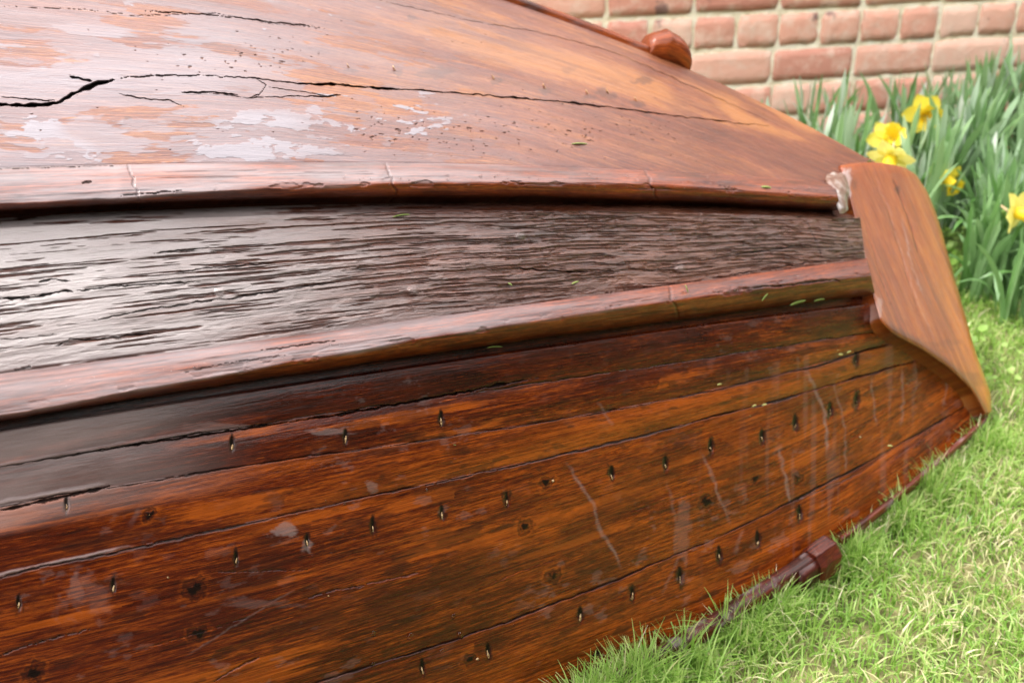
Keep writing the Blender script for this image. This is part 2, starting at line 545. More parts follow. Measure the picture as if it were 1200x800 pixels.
# knots: dark heart and ring
for kx, ky, kr in [(227, 690, 10), (232, 742, 8), (40, 787, 9), (615, 617, 7), (828, 588, 7), (648, 675, 7), (175, 603, 6), (640, 565, 6),
                   (550, 772, 6), (935, 560, 5), (700, 765, 6), (885, 560, 4)]:
    m = (abs(X - kx) < 4 * kr) & (abs(Y - ky) < 4 * kr)
    x, y = X[m], Y[m] + 0.24 * (X[m] - kx)
    ang = np.arctan2(y - ky, x - kx)
    r = np.hypot((x - kx) / 1.15, y - ky) / kr + (fbm(x / 5, y / 5, 4, 8 + int(kx), 0.6) - 0.5) * 1.5 + 0.12 * np.sin(3 * ang + kx)
    ring = np.exp(-((r - 1.05) / 0.3) ** 2) * 0.55 + np.exp(-((r - 2.0) / 0.4) ** 2) * 0.22 + (1 - sstep(0.3, 0.9, r)) * 0.9
    wear_sheen[..., 2][m] = np.maximum(wear_sheen[..., 2][m], ring)
    wear_sheen[..., 0][m] = np.maximum(wear_sheen[..., 0][m], 0.9 * (1 - sstep(0.35, 0.8, r)) + 0.35 * np.exp(-((r - 1.15) / 0.2) ** 2))
    h[m] -= 0.0003 * np.exp(-((r - 0.9) / 0.3) ** 2)
    wear_sheen[..., 3][m] += 0.05 * np.exp(-((r - 1.5) / 0.4) ** 2)
for nx, ny in nails_low:
    blobs_on(X, Y, wear_sheen, 2, [(nx, ny - 1, 5.5, 13, 0.9), (nx + 9, ny - 4, 14, 4, 0.35)])
    m = (abs(X - nx) < 8) & (abs(Y - ny) < 14)
    r = np.hypot((X[m] - nx) / 3.2, (Y[m] - ny) / 9.5)
    wear_sheen[..., 0][m] = np.maximum(wear_sheen[..., 0][m], 0.95 * (1 - sstep(0.5, 1.1, np.hypot((X[m] - nx + 0.5) / 2.8, (Y[m] - ny + 4) / 10.0) + 0.5 * (fbm(X[m] / 4, Y[m] / 4, 2, 9) - 0.5))))
    h[m] -= 0.0014 * (1 - sstep(0.3, 1.3, r))
blobs_on(X, Y, wear_sheen, 2, [(520, 575, 55, 16, 0.45), (110, 560, 90, 18, 0.35), (700, 440, 60, 12, 0.35), (1060, 415, 38, 9, 0.4),
                         (900, 440, 50, 8, 0.3), (330, 480, 120, 12, 0.35), (800, 455, 40, 10, 0.3), (30, 700, 45, 20, 0.35),
                         (430, 800, 90, 16, 0.35), (680, 760, 60, 18, 0.25), (30, 500, 90, 14, 0.3)])
# pale bare patches where the varnish has gone
milk_blobs = [(333, 620, 17, 11, 0.42), (1040, 375, 14, 8, 0.22), (360, 640, 8, 10, 0.3), (250, 500, 40, 6, 0.28), (435, 570, 9, 8, 0.3),
              (300, 707, 50, 7, 0.14), (90, 690, 12, 20, 0.2), (150, 507, 30, 6, 0.3), (800, 625, 10, 40, 0.14), (60, 545, 70, 16, 0.28),
              (385, 505, 30, 5, 0.3), (100, 700, 30, 30, 0.12)]
blobs_on(X, Y, wear_sheen, 1, milk_blobs)
trails_on(X, Y, wear_sheen, [
    ([(662, 540), (680, 568), (696, 590), (702, 620), (716, 640), (728, 668)], 5, 0.55),
    ([(822, 530), (838, 568), (856, 615)], 5, 0.45), ([(912, 520), (920, 560), (926, 592)], 4.5, 0.6),
    ([(942, 430), (955, 455), (966, 486), (970, 540)], 5, 0.65), ([(975, 440), (990, 500), (992, 560)], 3, 0.4),
    ([(1020, 440), (1024, 470), (1028, 500)], 3.5, 0.45), ([(1057, 430), (1058, 470), (1056, 500)], 3.5, 0.5),
    ([(1112, 430), (1110, 455), (1104, 478)], 4, 0.45), ([(1072, 425), (1074, 460)], 2.5, 0.4),
    ([(150, 620), (175, 575), (215, 530), (240, 520)], 9, 0.28), ([(215, 770), (270, 735), (320, 705), (345, 690)], 2.5, 0.4),
    ([(780, 560), (800, 640), (775, 700)], 5, 0.22), ([(700, 470), (720, 500)], 5, 0.25), ([(860, 650), (870, 620)], 5, 0.25)])
# drips run down from the transom end
dr = fbm(X / 9, Y / 140, 3, 61)
wear_sheen[..., 1] = np.maximum(wear_sheen[..., 1], 0.10 * sstep(0.60, 0.75, dr) * sstep(760, 960, X) * (v > 1.5))
# warm honey-coloured streaks are tone
st = fbm(U * 5, W * 75, 4, 77)
wear_sheen[..., 3] += 0.16 * sstep(0.60, 0.74, st) * (fbm(U * 2.5, W * 12, 2, 3) > 0.48)
h += 0.0006 * (fbm(U * 12, W * 160, 4, 2) - 0.5) + 0.0012 * (fbm(U * 6, W * 14, 3, 2) - 0.5)
for c_, xe, wd_, s_ in ((c_s2, 135, 3.0, 0.95), (c_s3, 165, 1.8, 0.8), (c_s1, 260, 1.6, 0.5)):
    dl = cy(c_, X) - Y - wd_ * 1.2 + 2.0 * (fbm(X / 14, Y * 0, 3, 6) - 0.5)
    k_ = np.exp(-(dl / wd_) ** 2) * (1 - sstep(xe * 0.75, xe, X + 20 * (fbm(X / 20, Y / 4, 2, 5) - 0.5)))
    h += 0.0016 * k_
    wear_sheen[..., 1] = np.maximum(wear_sheen[..., 1], s_ * 0.8 * k_)  # catch-light on the raised lap lip, painted as a pale line
side_sheen = (1 - sstep(40, 330, X)) * (Y > cy(c_b2b, X) + 10) * (1 - sstep(-12, 10, Y - cy(c_s3, X) * 0.35 - cy(c_s2, X) * 0.65))  # grey sky sheen on the left planks, painted into the colour
wear_sheen[..., 1] = np.maximum(wear_sheen[..., 1], 0.60 * side_sheen * (0.25 + 1.5 * fbm(U * 8, W * 40, 5, 201, 0.6)))
mot = sstep(0.54, 0.66, fbm(U * 10, W * 36, 5, 141, 0.62))
wear_sheen[..., 2] = np.maximum(wear_sheen[..., 2], 0.38 * mot)
wear_sheen[..., 2] = np.maximum(wear_sheen[..., 2], 0.55 * sstep(0.64, 0.70, fbm(U * 22, W * 90, 4, 151, 0.6)))
wear_sheen[..., 1] = np.maximum(wear_sheen[..., 1], 0.09 * sstep(0.64, 0.72, fbm(U * 38, W * 70, 5, 161, 0.62)) * (0.3 + sstep(0.45, 0.6, fbm(U * 5, W * 6, 2, 7))))
wear_sheen[..., 3] += 0.06 * (fbm(U * 0 + np.floor(v) * 3.7, W * 0, 1, 3) - 0.5) 
build_skin('side_planking', X, Y, h, wear_sheen, M_low, boat, (U, W))

# ---- keel plank (rough, weathered, between the two strips)
X, Y, v = band([c_rt, c_b2t], [1008, 1014], [300], 1300)
X = X.copy(); Y = Y.copy()
Y = Y - 14 * np.clip(1 - v / 0.04, 0, 1) + 8 * sstep(0.96, 1.0, v)
U, W = metric_uv(X, Y)
h = np.full(X.shape, -0.002)
h -= 0.034 * (1 - sstep(0.0, 0.05, v))
wear_sheen = np.zeros(X.shape + (4,))
uj = U + 0.004 * fbm(U * 30, W * 300, 2, 1)
warp = 0.005 * (fbm(U * 5, W * 18, 3, 12) - 0.5)
g1 = fbm(U * 11, (W + warp) * 420, 4, 31, 0.6)
g2 = fbm(U * 32, (W + warp) * 600, 3, 47, 0.6)
dens = 0.060 * sstep(150, 620, X) - 0.012 * (1 - sstep(100, 450, X)) + 0.02 * (fbm(U * 4, W * 20, 3, 8) - 0.5)
groove = sstep(0.555 - dens, 0.62 - dens, g1 * 0.72 + g2 * 0.28)
chips = sstep(0.55, 0.62, fbm(U * 26, W * 120, 4, 91, 0.6)) * sstep(200, 700, X)
h -= 0.0018 * groove + 0.0008 * chips + 0.0026 * (fbm(U * 16, W * 110, 5, 4, 0.6) - 0.5)
wear_sheen[..., 2] = 0.08 * groove
wear_sheen[..., 3] = -0.02 + 0.10 * (fbm(U * 4, W * 30, 3, 6) - 0.5) + 0.06 * sstep(500, 900, X)
cracks_on(X, Y, h, wear_sheen, [
    ([(0, 350), (40, 348), (78, 340), (86, 343)], 2.6, 0.004, 0.9), ([(90, 341), (140, 335), (235, 330)], 1.6, 0.003, 0.8),
    ([(45, 332), (60, 327), (82, 329)], 2.0, 0.003, 0.8), ([(65, 406), (82, 397), (110, 398), (200, 388)], 1.8, 0.003, 0.8),
    ([(110, 375), (190, 360), (260, 350)], 1.6, 0.003, 0.7), ([(180, 297), (245, 290)], 1.4, 0.003, 0.7),
    ([(205, 321), (240, 314), (330, 308)], 1.3, 0.003, 0.7), ([(255, 352), (330, 340), (400, 330)], 2.0, 0.003, 0.7),
    ([(600, 314), (660, 318), (725, 318)], 1.8, 0.003, 0.9), ([(0, 398), (70, 392)], 1.2, 0.002, 0.6),
    ([(15, 434), (37, 430)], 1.8, 0.003, 0.8), ([(760, 318), (850, 300), (960, 285)], 1.4, 0.002, 0.6),
    ([(943, 255), (955, 280), (963, 302)], 1.6, 0.001, 0.5), ([(700, 345), (800, 332), (900, 315), (1000, 300)], 1.3, 0.003, 0.7)])
blobs_on(X, Y, wear_sheen, 2, [(850, 285, 60, 14, 0.25), (980, 290, 20, 30, 0.2)])
for bx, by in ((484, 340), (797, 314), (610, 276), (258, 342)):
    m = (abs(X - bx) < 14) & (abs(Y - by) < 12)
    r = np.hypot((X[m] - bx) / 8.0, (Y[m] - by) / 6.0)
    h[m] += 0.0025 * (1 - sstep(0.4, 1.0, r)); wear_sheen[..., 1][m] = np.maximum(wear_sheen[..., 1][m], 0.3 * (1 - sstep(0.4, 1.1, r)))
# sky reflection painted pale on the crests, stronger to the left
wear_sheen[..., 1] = np.maximum(wear_sheen[..., 1], (1 - groove) * (1 - chips) * (0.85 * (1 - sstep(60, 640, X)) + 0.06) * (0.4 + 1.2 * fbm(U * 10, W * 60, 4, 15)))
o = build_skin('keel_plank', X, Y, h, wear_sheen, M_rough, boat, (U, W), off=1.3)
tag(o, 'rough dark weathered plank between the two strips')

# ---- bottom planking (above the upper strip, towards the far gunwale)
X, Y, v = band([c_gun_up, curve([(-260, 95), (0, 108), (90, 108), (183, 90), (300, 93), (400, 100), (500, 107), (600, 115), (733, 128), (900, 148), (1010, 188)], 4), c_b1t],
               [1034, 1020, 986], [260, 200], 1250)
X = X.copy(); Y = Y.copy()
Y += 3.0 * sstep(1.95, 2.0, v)
U, W = metric_uv(X, Y)
h = np.full(X.shape, 0.009)
wear_sheen = np.zeros(X.shape + (4,))
seamT = [(0, 8), (90, 11), (160, 19), (250, 16), (320, 28), (383, 34)]
seamU = [(440, 0), (500, 13), (560, 26), (640, 40), (727, 64), (800, 97), (900, 142)]
cracks_on(X, Y, h, wear_sheen, [
    (seamT, 0.65, 0.0012, 0.5), ([(170, 13), (245, 18), (300, 24), (380, 33)], 1.0, 0.002, 0.8), (seamU, 0.8, 0.001, 0.4),
    ([(-200, 126), (0, 123), (40, 124), (67, 121), (80, 114), (92, 107), (115, 98), (136, 95)], 4.2, 0.008, 1),
    ([(0, 113), (30, 116), (68, 119)], 1.2, 0.003, 0.8), ([(82, 90), (95, 93), (108, 96)], 2.6, 0.005, 0.9),
    ([(120, 96), (150, 91), (183, 89), (240, 89), (300, 92), (345, 98), (400, 100), (450, 103), (500, 107), (560, 111), (600, 115),
      (650, 119), (733, 128), (800, 137), (860, 144), (900, 147)], 1.2, 0.003, 0.85),
    ([(590, 114), (640, 118), (690, 123)], 1.8, 0.003, 0.9), ([(400, 101), (465, 105)], 2.2, 0.004, 1),
    ([(300, 92), (312, 100), (303, 112), (290, 115), (260, 110), (210, 109)], 0.9, 0.002, 0.7),
    ([(210, 109), (250, 108), (278, 111)], 2.2, 0.004, 0.95), ([(290, 115), (340, 113), (385, 114), (400, 111)], 1.2, 0.003, 0.8),
    ([(140, 110), (165, 116), (200, 118), (218, 127)], 1.0, 0.002, 0.7), ([(345, 98), (398, 100)], 2.2, 0.004, 0.9),
    ([(312, 101), (350, 107), (383, 113)], 0.9, 0.002, 0.7)])
# lighter and darker planks
reg_up = sstep(0.0, 60, cy(curve([(0, 10), (380, 34), (727, 64), (900, 142)], 2), X) - Y)
wear_sheen[..., 3] = -0.02 + 0.10 * (fbm(U * 3, W * 14, 3, 5) - 0.5) + 0.04 * sstep(300, 900, X) * (v < 1)
yel = np.exp(-((Y - (62 + (X - 600) * 0.26)) / 14) ** 2) * sstep(420, 620, X) * (1 - sstep(950, 1030, X))
wear_sheen[..., 3] += 0.22 * yel * sstep(0.3, 0.6, fbm(U * 6, W * 20, 3, 9))
# sky sheen painted into the colour at left, plus ragged flakes in places
sky_sheen = 0.58 * (1 - sstep(100, 780, X)) + 0.10 * (1 - sstep(600, 900, X))
sky_sheen = sky_sheen * sstep(-150, 60, Y - 0 * X + 60 * (fbm(U * 3, W * 4, 2, 2) - 0.5)) * (0.55 + 0.9 * (fbm(U * 5, W * 30, 4, 23) - 0.2))
wear_sheen[..., 1] = np.clip(sky_sheen, 0, 0.75)
fl = fbm(U * 26, W * 60, 5, 55, 0.6)
zone = np.zeros(X.shape)
for zx, zy, rx, ry, s in [(35, 155, 60, 22, 1), (110, 150, 30, 18, .9), (155, 145, 30, 12, 1), (225, 140, 45, 14, .9), (270, 143, 40, 10, 1), (285, 180, 45, 10, 1.1),
                          (350, 150, 60, 22, .95), (420, 150, 50, 20, .5), (20, 75, 60, 22, .7), (60, 60, 30, 8, .8), (260, 60, 60, 20, .35),
                          (370, 178, 50, 10, .9), (10, 95, 45, 12, .8), (520, 150, 90, 25, .35)]:
    zone = np.maximum(zone, s * np.exp(-(((X - zx) / rx) ** 2 + ((Y - zy) / ry) ** 2)))
flake = sstep(0.565, 0.595, fl * 0.76 + zone * 0.29) * (0.55 + 0.45 * sstep(0.3, 0.7, fbm(U * 9, W * 20, 2, 12)))
flake = np.maximum(flake, 0.8 * sstep(0.56, 0.60, fbm(U * 7, W * 34, 5, 88, 0.62)) * (1 - sstep(150, 620, X)) * sstep(-50, 60, Y))
flake = flake * (1 - sstep(480, 640, X))
wear_sheen[..., 1] = np.maximum(wear_sheen[..., 1], 0.9 * flake)
rust = sstep(0.57, 0.61, fbm(U * 9 + 40, W * 40, 5, 101, 0.62)) * (1 - sstep(400, 800, X)) * (1 - flake)
wear_sheen[..., 1] *= 1 - 0.7 * rust
wear_sheen[..., 3] += 0.05 * rust
h += 0.0003 * flake
# pits and little rusty specks
sp = fbm(U * 170, W * 230, 2, 19)
spz = np.exp(-((Y - 70) / 22) ** 2) * sstep(120, 200, X) * (1 - sstep(330, 420, X)) + np.exp(-((Y - 152) / 26) ** 2) * sstep(380, 440, X) * (1 - sstep(720, 860, X))
speck = sstep(0.80, 0.86, sp + 0.13 * spz - 0.10)
wear_sheen[..., 2] = np.maximum(wear_sheen[..., 2], 0.6 * speck)
wear_sheen[..., 1] *= 1 - 0.9 * speck
h -= 0.0008 * speck
blobs_on(X, Y, wear_sheen, 2, [(510, 85, 28, 7, 0.45), (483, 21, 9, 4, 0.5), (755, 95, 16, 5, 0.5), (706, 107, 10, 7, 0.5), (664, 82, 12, 6, 0.25),
                         (840, 158, 25, 8, 0.15), (690, 175, 14, 8, 0.2), (88, 92, 6, 3, 0.6), (150, 139, 5, 3, 0.5), (273, 40, 5, 3, 0.4)] +
         [(x + 3, y + 6, 9, 4, 0.5) for x, y in nails_up])
h += 0.0007 * (fbm(U * 10, W * 140, 4, 2) - 0.5) + 0.0015 * (fbm(U * 6, W * 12, 3, 2) - 0.5)
h -= 0.0012 * sstep(1.97, 1.995, v)
build_skin('bottom_planking', X, Y, h, wear_sheen, M_up, boat, (U, W), off=2.7)


# ---- half-round strips
def strip(name, ctop, cbot, end_t, end_b, peak, base, mat, off, joints, bottom_milk, top_sheen, arr):
    ncol, nw = 1150, 46
    u = np.linspace(0, 1, ncol)[None, :]; w = np.linspace(0, 1, nw)[:, None]
    X = (X0 + (end_t - X0) * u) * (1 - w) + (X0 + (end_b - X0) * u) * w
    Yt, Yb = cy(ctop, X), cy(cbot, X)
    Y = Yt * (1 - w) + Yb * w + 0 * X
    Y = Y + 1.6 * (fbm(X / 90, X * 0, 3, int(off * 10)) - 0.5) * w + 0.9 * (fbm(X / 14, X * 0, 2, int(off * 10) + 4) - 0.5) * w
    U, W = metric_uv(X, Y)
    ar = np.interp(X, arr[0], arr[1]) + 0.10 * (fbm(X / 110, X * 0, 3, int(off * 7)) - 0.5)          # where the worn arris runs
    q = np.clip((w - ar) / (1 - ar), 0, 1); wl = np.clip(w / ar, 0, 1)
    prof = np.where(w < ar, base + (peak - base) * (0.25 * wl + 0.75 * np.sqrt(np.clip(1 - (1 - wl) ** 2, 0, 1))), peak - (peak - base + 0.016) * (0.55 * q ** 1.25 + 0.45 * q ** 5))
    prof = prof - 0.0016 * sstep(0.60, 0.66, fbm(U * 30, W * 90, 4, 64)) * np.exp(-((w - ar) / 0.16) ** 2)
    h = prof + 0 * X
    wear_sheen = np.zeros(X.shape + (4,))
    h += 0.0016 * (fbm(U * 12, W * 130, 5, 2, 0.65) - 0.5) + 0.0016 * (fbm(U * 9, W * 20, 3, 52) - 0.5)
    wear_sheen[..., 3] = 0.10 * (fbm(U * 3, W * 20, 3, 5) - 0.5) + 0.02
    top = 1 - sstep(-0.06, 0.08, w - ar + 0.25 * (fbm(U * 14, W * 60, 4, 3) - 0.5))
    wear_sheen[..., 1] = np.clip(top * top_sheen(X) * (0.1 + 1.8 * fbm(U * 9, W * 120, 5, 7, 0.62)), 0, 0.9)  # sky sheen painted pale on the strip's top face, stronger at left
    wear_sheen[..., 2] = np.maximum(0.45 * sstep(0.62, 0.72, fbm(U * 16, W * 60, 4, 71)), 0.6 * sstep(0.86, 1.0, w))
    gr = sstep(0.60, 0.66, fbm(U * 8, W * 260, 4, 37)) * sstep(0.05, 0.2, w)
    h -= 0.0006 * gr; wear_sheen[..., 2] = np.maximum(wear_sheen[..., 2], 0.4 * gr)
    for jx in joints:                                       # scarf joints / cracks across the strip
        dj = np.abs(X - (jx + 14 * w + 5 * (fbm(Y / 7, X * 0, 2, 3) - 0.5)))
        k = 1 - sstep(0.6, 2.4, dj)
        h -= 0.0016 * k
        wear_sheen[..., 2] = np.maximum(wear_sheen[..., 2], 0.45 * k)
        h += 0.0014 * np.exp(-((X - jx + 8) / 10) ** 2)
    cracks_on(X, Y, h, wear_sheen, bottom_milk)
    P, n = hull_points(X, Y, h)
    # top tucks in, underside returns to the plank with an undercut
    P0, n0 = hull_points(X[:1], Y[:1], h[:1] - 0.012)
    Pl = P[-1]; nl = n[-1]
    up = P[0] - P[-1]; up /= np.linalg.norm(up, axis=-1, keepdims=True)
    r1 = Pl - nl * 0.010 + up * 0.006
    r2 = Pl - nl * 0.045 + up * 0.012
    Pall = np.concatenate([P0 + 0.0, P, r1[None], r2[None]])
    rows = np.r_[0, np.arange(nw), nw - 1, nw - 1]
    G = np.stack([U, W + off, 0 * U], -1)[rows]
    wr = wear_sheen[rows].copy(); wr[-2:, :, 2] = 0.7
    V = Pall.reshape(-1, 3)
    nr = len(rows)
    F = grid_faces(nr, ncol)
    # end cap
    capc = V.reshape(nr, ncol, 3)[:, -1].mean(0)
    me = fast_mesh(name, np.vstack([V, capc[None]]), F)
    bm = bmesh.new(); bm.from_mesh(me); bm.verts.ensure_lookup_table()
    for r in range(nr - 1):
        bm.faces.new([bm.verts[r * ncol + ncol - 1], bm.verts[(r + 1) * ncol + ncol - 1], bm.verts[len(V)]])
    bm.to_mesh(me); bm.free()
    add_vec(me, 'guv', np.vstack([G.reshape(-1, 3), G.reshape(-1, 3)[:1]]))
    add_attr(me, 'wear_sheen', np.vstack([wr.reshape(-1, 4), wr.reshape(-1, 4)[:1]]))
    return link_mesh(name, me, mat, boat)


strip('rubbing_strip', c_b1t, c_b1b, 978, 986, 0.021, 0.010, M_bead, 5.1, (150, 452, 756),
      [([(95, 215), (108, 213)], 2, 0.002, 0.8), ([(140, 230), (180, 227), (215, 223)], 1.3, 0.002, 0.7),
       ([(0, 198), (60, 196), (140, 194)], 1.0, 0.002, 0.6)],
      lambda X: 0.34 * (1 - sstep(380, 850, X)) + 0.12, ((-260, 150, 300, 480, 760), (.84, .80, .70, .56, .48)))
strip('rubbing_strip', c_b2t, c_b2b, 1016, 1026, 0.022, 0.004, M_bead, 6.4, (782,),
      [([(870, 338), (930, 333), (978, 328), (985, 331)], 2.2, 0.003, 0.8), ([(300, 412), (350, 405), (395, 398)], 1.4, 0.002, 0.7),
       ([(200, 440), (270, 425), (340, 415)], 1.2, 0.002, 0.5)],
      lambda X: 0.32 * (1 - sstep(420, 850, X)) + 0.10, ((-260, 60, 300, 480, 760), (.88, .86, .72, .55, .46)))


# ---- transom: thick board closing the end
def transom():
    L = np.array([(984, 194), (991, 215), (1000, 250), (1012, 300), (1024, 350), (1031, 376), (1046, 391), (1080, 409), (1112, 431), (1139, 457), (1154, 485)], float)
    R = np.array([(1060, 196), (1074, 205), (1087, 225), (1099, 255), (1109, 290), (1120, 330), (1132, 372), (1142, 408), (1152, 436), (1161, 460), (1162, 482)], float)
    tl = np.linspace(0, 1, len(L))
    na, nb = 260, 110
    # parametrise so that both edges advance together
    a = np.linspace(0, 1, na)
    def smooth(A):
        x = np.interp(a, tl, A)
        k = np.hanning(21); k /= k.sum()
        xp = np.concatenate([2 * x[0] - x[10:0:-1], x, 2 * x[-1] - x[-2:-12:-1]])
        return np.convolve(xp, k, 'valid')
    Lx, Ly, Rx, Ry = smooth(L[:, 0]), smooth(L[:, 1]), smooth(R[:, 0]), smooth(R[:, 1])
    b = np.linspace(0, 1, nb)[None]
    b = 0.5 - 0.5 * np.cos(np.pi * b)
    X = Lx[:, None] * (1 - b) + Rx[:, None] * b
    Y = Ly[:, None] * (1 - b) + Ry[:, None] * b
    Y = Y - 5 * np.sin(np.pi * b) * (1 - a[:, None]) ** 6
    # plane through four known corners, in inverse depth (exactly planar)
    dA, dB = float(hull_depth(990, 205)) - 0.030, float(hull_depth(1031, 376)) - 0.022
    pts = np.array([(984, 194, dA), (1031, 376, dB), (1159, 484, float(hull_depth(1157, 484)) - 0.02), (1062, 197, dA + 0.19)])
    A = np.c_[pts[:, 0], pts[:, 1], np.ones(4)]
    co = np.linalg.lstsq(A, 1 / pts[:, 2], rcond=None)[0]
    d = 1 / (co[0] * X + co[1] * Y + co[2])
    P = unproject(X, Y, d)
    n = np.cross(P[-1, 0] - P[0, 0], P[0, -1] - P[0, 0]); n = n / np.linalg.norm(n)
    if n @ (np.array([0, 0, H]) - P[0, 0]) < 0: n = -n
    # rounding near the edges
    def edge_d(Pe):
        D = np.full(X.shape, 9.0)
        for q in Pe:
            D = np.minimum(D, np.linalg.norm(P - q, axis=-1))
        return D
    for e, r in ((edge_d(P[:, 0]), 0.011), (edge_d(P[:, -1]), 0.020), (edge_d(P[0]), 0.020)):
        t = np.clip(1 - e / r, 0, 1)
        d = d + r * 0.75 * (1 - np.sqrt(np.clip(1 - t * t, 0, 1)))
    U = np.cumsum(np.r_[0, np.linalg.norm(np.diff((P[:, 0] + P[:, -1]) / 2, axis=0), axis=1)])[:, None] + 0 * X
    org = P[0, 0]; ac = np.cross(n, (P[-1, -1] - P[0, 0])); ac /= np.linalg.norm(ac)
    lg = (np.array([0.05, -0.12, -0.36])); lg -= n * (lg @ n); lg /= np.linalg.norm(lg); ac = np.cross(n, lg)
    U = (P - org) @ lg; W = (P - org) @ ac
    d = d - 0.0010 * (fbm(U * 5, W * 30, 3, 3) - 0.5)
    wear_sheen = np.zeros(X.shape + (4,))
    h = np.zeros(X.shape)
    cracks_on(X, Y, h, wear_sheen, [
        ([(1022, 200), (1034, 228), (1046, 265), (1056, 300), (1066, 335), (1080, 380)], 1.2, 0.002, 0.35),
        ([(1044, 205), (1052, 225), (1066, 262), (1076, 300)], 1.6, 0.002, 0.7),
        ([(1012, 262), (1022, 290), (1034, 330), (1046, 362)], 1.0, 0.002, 0.4)])
    trails_on(X, Y, wear_sheen, [([(1022, 200), (1036, 232), (1048, 268), (1062, 315), (1078, 360), (1100, 410)], 1.6, 0.25),
                           ([(1056, 250), (1066, 300), (1082, 350)], 2, 0.4), ([(1000, 250), (1020, 330), (1034, 372)], 3, 0.3)])
    blobs_on(X, Y, wear_sheen, 2, [(1001, 217, 5, 8, 0.3), (1095, 405, 40, 10, 0.25), (1130, 445, 30, 12, 0.3), (1052, 222, 4, 5, .5)])
    edge = 1 - sstep(0.010, 0.024, edge_d(P[:, 0]))
    wear_sheen[..., 2] = np.maximum(wear_sheen[..., 2], 0.55 * edge * sstep(0.45, 0.6, a[:, None] + 0 * X))
    blobs_on(X, Y, wear_sheen, 1, [(991, 215, 7, 20, 0.5), (1030, 362, 5, 12, 0.25)])
    wear_sheen[..., 3] = 0.05 * (fbm(U * 3, W * 20, 3, 5) - 0.5) + 0.10 * sstep(0.02, 0.09, (X - 1030 - (Y - 200) * 0.25) / 600)
    P = unproject(X, Y, d - h)
    V = P.reshape(-1, 3)
    F = grid_faces(na, nb)
    loop = np.concatenate([np.arange(nb), np.arange(1, na) * nb + nb - 1, (na - 1) * nb + np.arange(nb - 2, -1, -1), np.arange(na - 2, 0, -1) * nb])
    m = len(loop)
    ring1 = V[loop] - n * 0.012
    ring2 = V[loop] - n * 0.040
    b1 = len(V); b2 = b1 + m
    k = np.arange(m); k2 = (k + 1) % m
    F = np.vstack([F, np.stack([loop[k], loop[k2], b1 + k2, b1 + k], -1), np.stack([b1 + k, b1 + k2, b2 + k2, b2 + k], -1)])
    me = fast_mesh('transom', np.vstack([V, ring1, ring2]), F)
    bm = bmesh.new(); bm.from_mesh(me); bm.verts.ensure_lookup_table()
    bm.faces.new([bm.verts[b2 + i] for i in range(m)][::-1])
    bm.to_mesh(me); bm.free()
    G = np.stack([U, W + 9.0, 0 * U], -1).reshape(-1, 3); w4 = wear_sheen.reshape(-1, 4)
    dk = w4[loop].copy(); dk[:, 2] = np.maximum(dk[:, 2], 0.4)
    add_vec(me, 'guv', np.vstack([G, G[loop], G[loop]]))
    add_attr(me, 'wear_sheen', np.vstack([w4, dk, dk]))
    o = link_mesh('transom', me, M_tran, boat)
    tag(o, 'orange varnished end board of the boat')
    return n


tn = transom()


def simple_mesh(name, bm, mat, parent, smooth=True, grain_axis=None, tone=0.0):
    """finish a bmesh with grain coordinates for wood_mat"""
    me = bpy.data.meshes.new(name)
    bmesh.ops.recalc_face_normals(bm, faces=bm.faces)
    bm.to_mesh(me); bm.free()
    co = np.array([v.co[:] for v in me.vertices])
    if grain_axis is not None:
        g = np.array(grain_axis, float); g /= np.linalg.norm(g)
        p = np.cross(g, [0.3, -0.4, 0.86]); p /= np.linalg.norm(p); q = np.cross(g, p)
        add_vec(me, 'guv', np.stack([co @ g, co @ p, co @ q], -1))
        add_attr(me, 'wear_sheen', np.tile([0, 0, 0, tone], (len(co), 1)))
    return link_mesh(name, me, mat, parent, smooth)


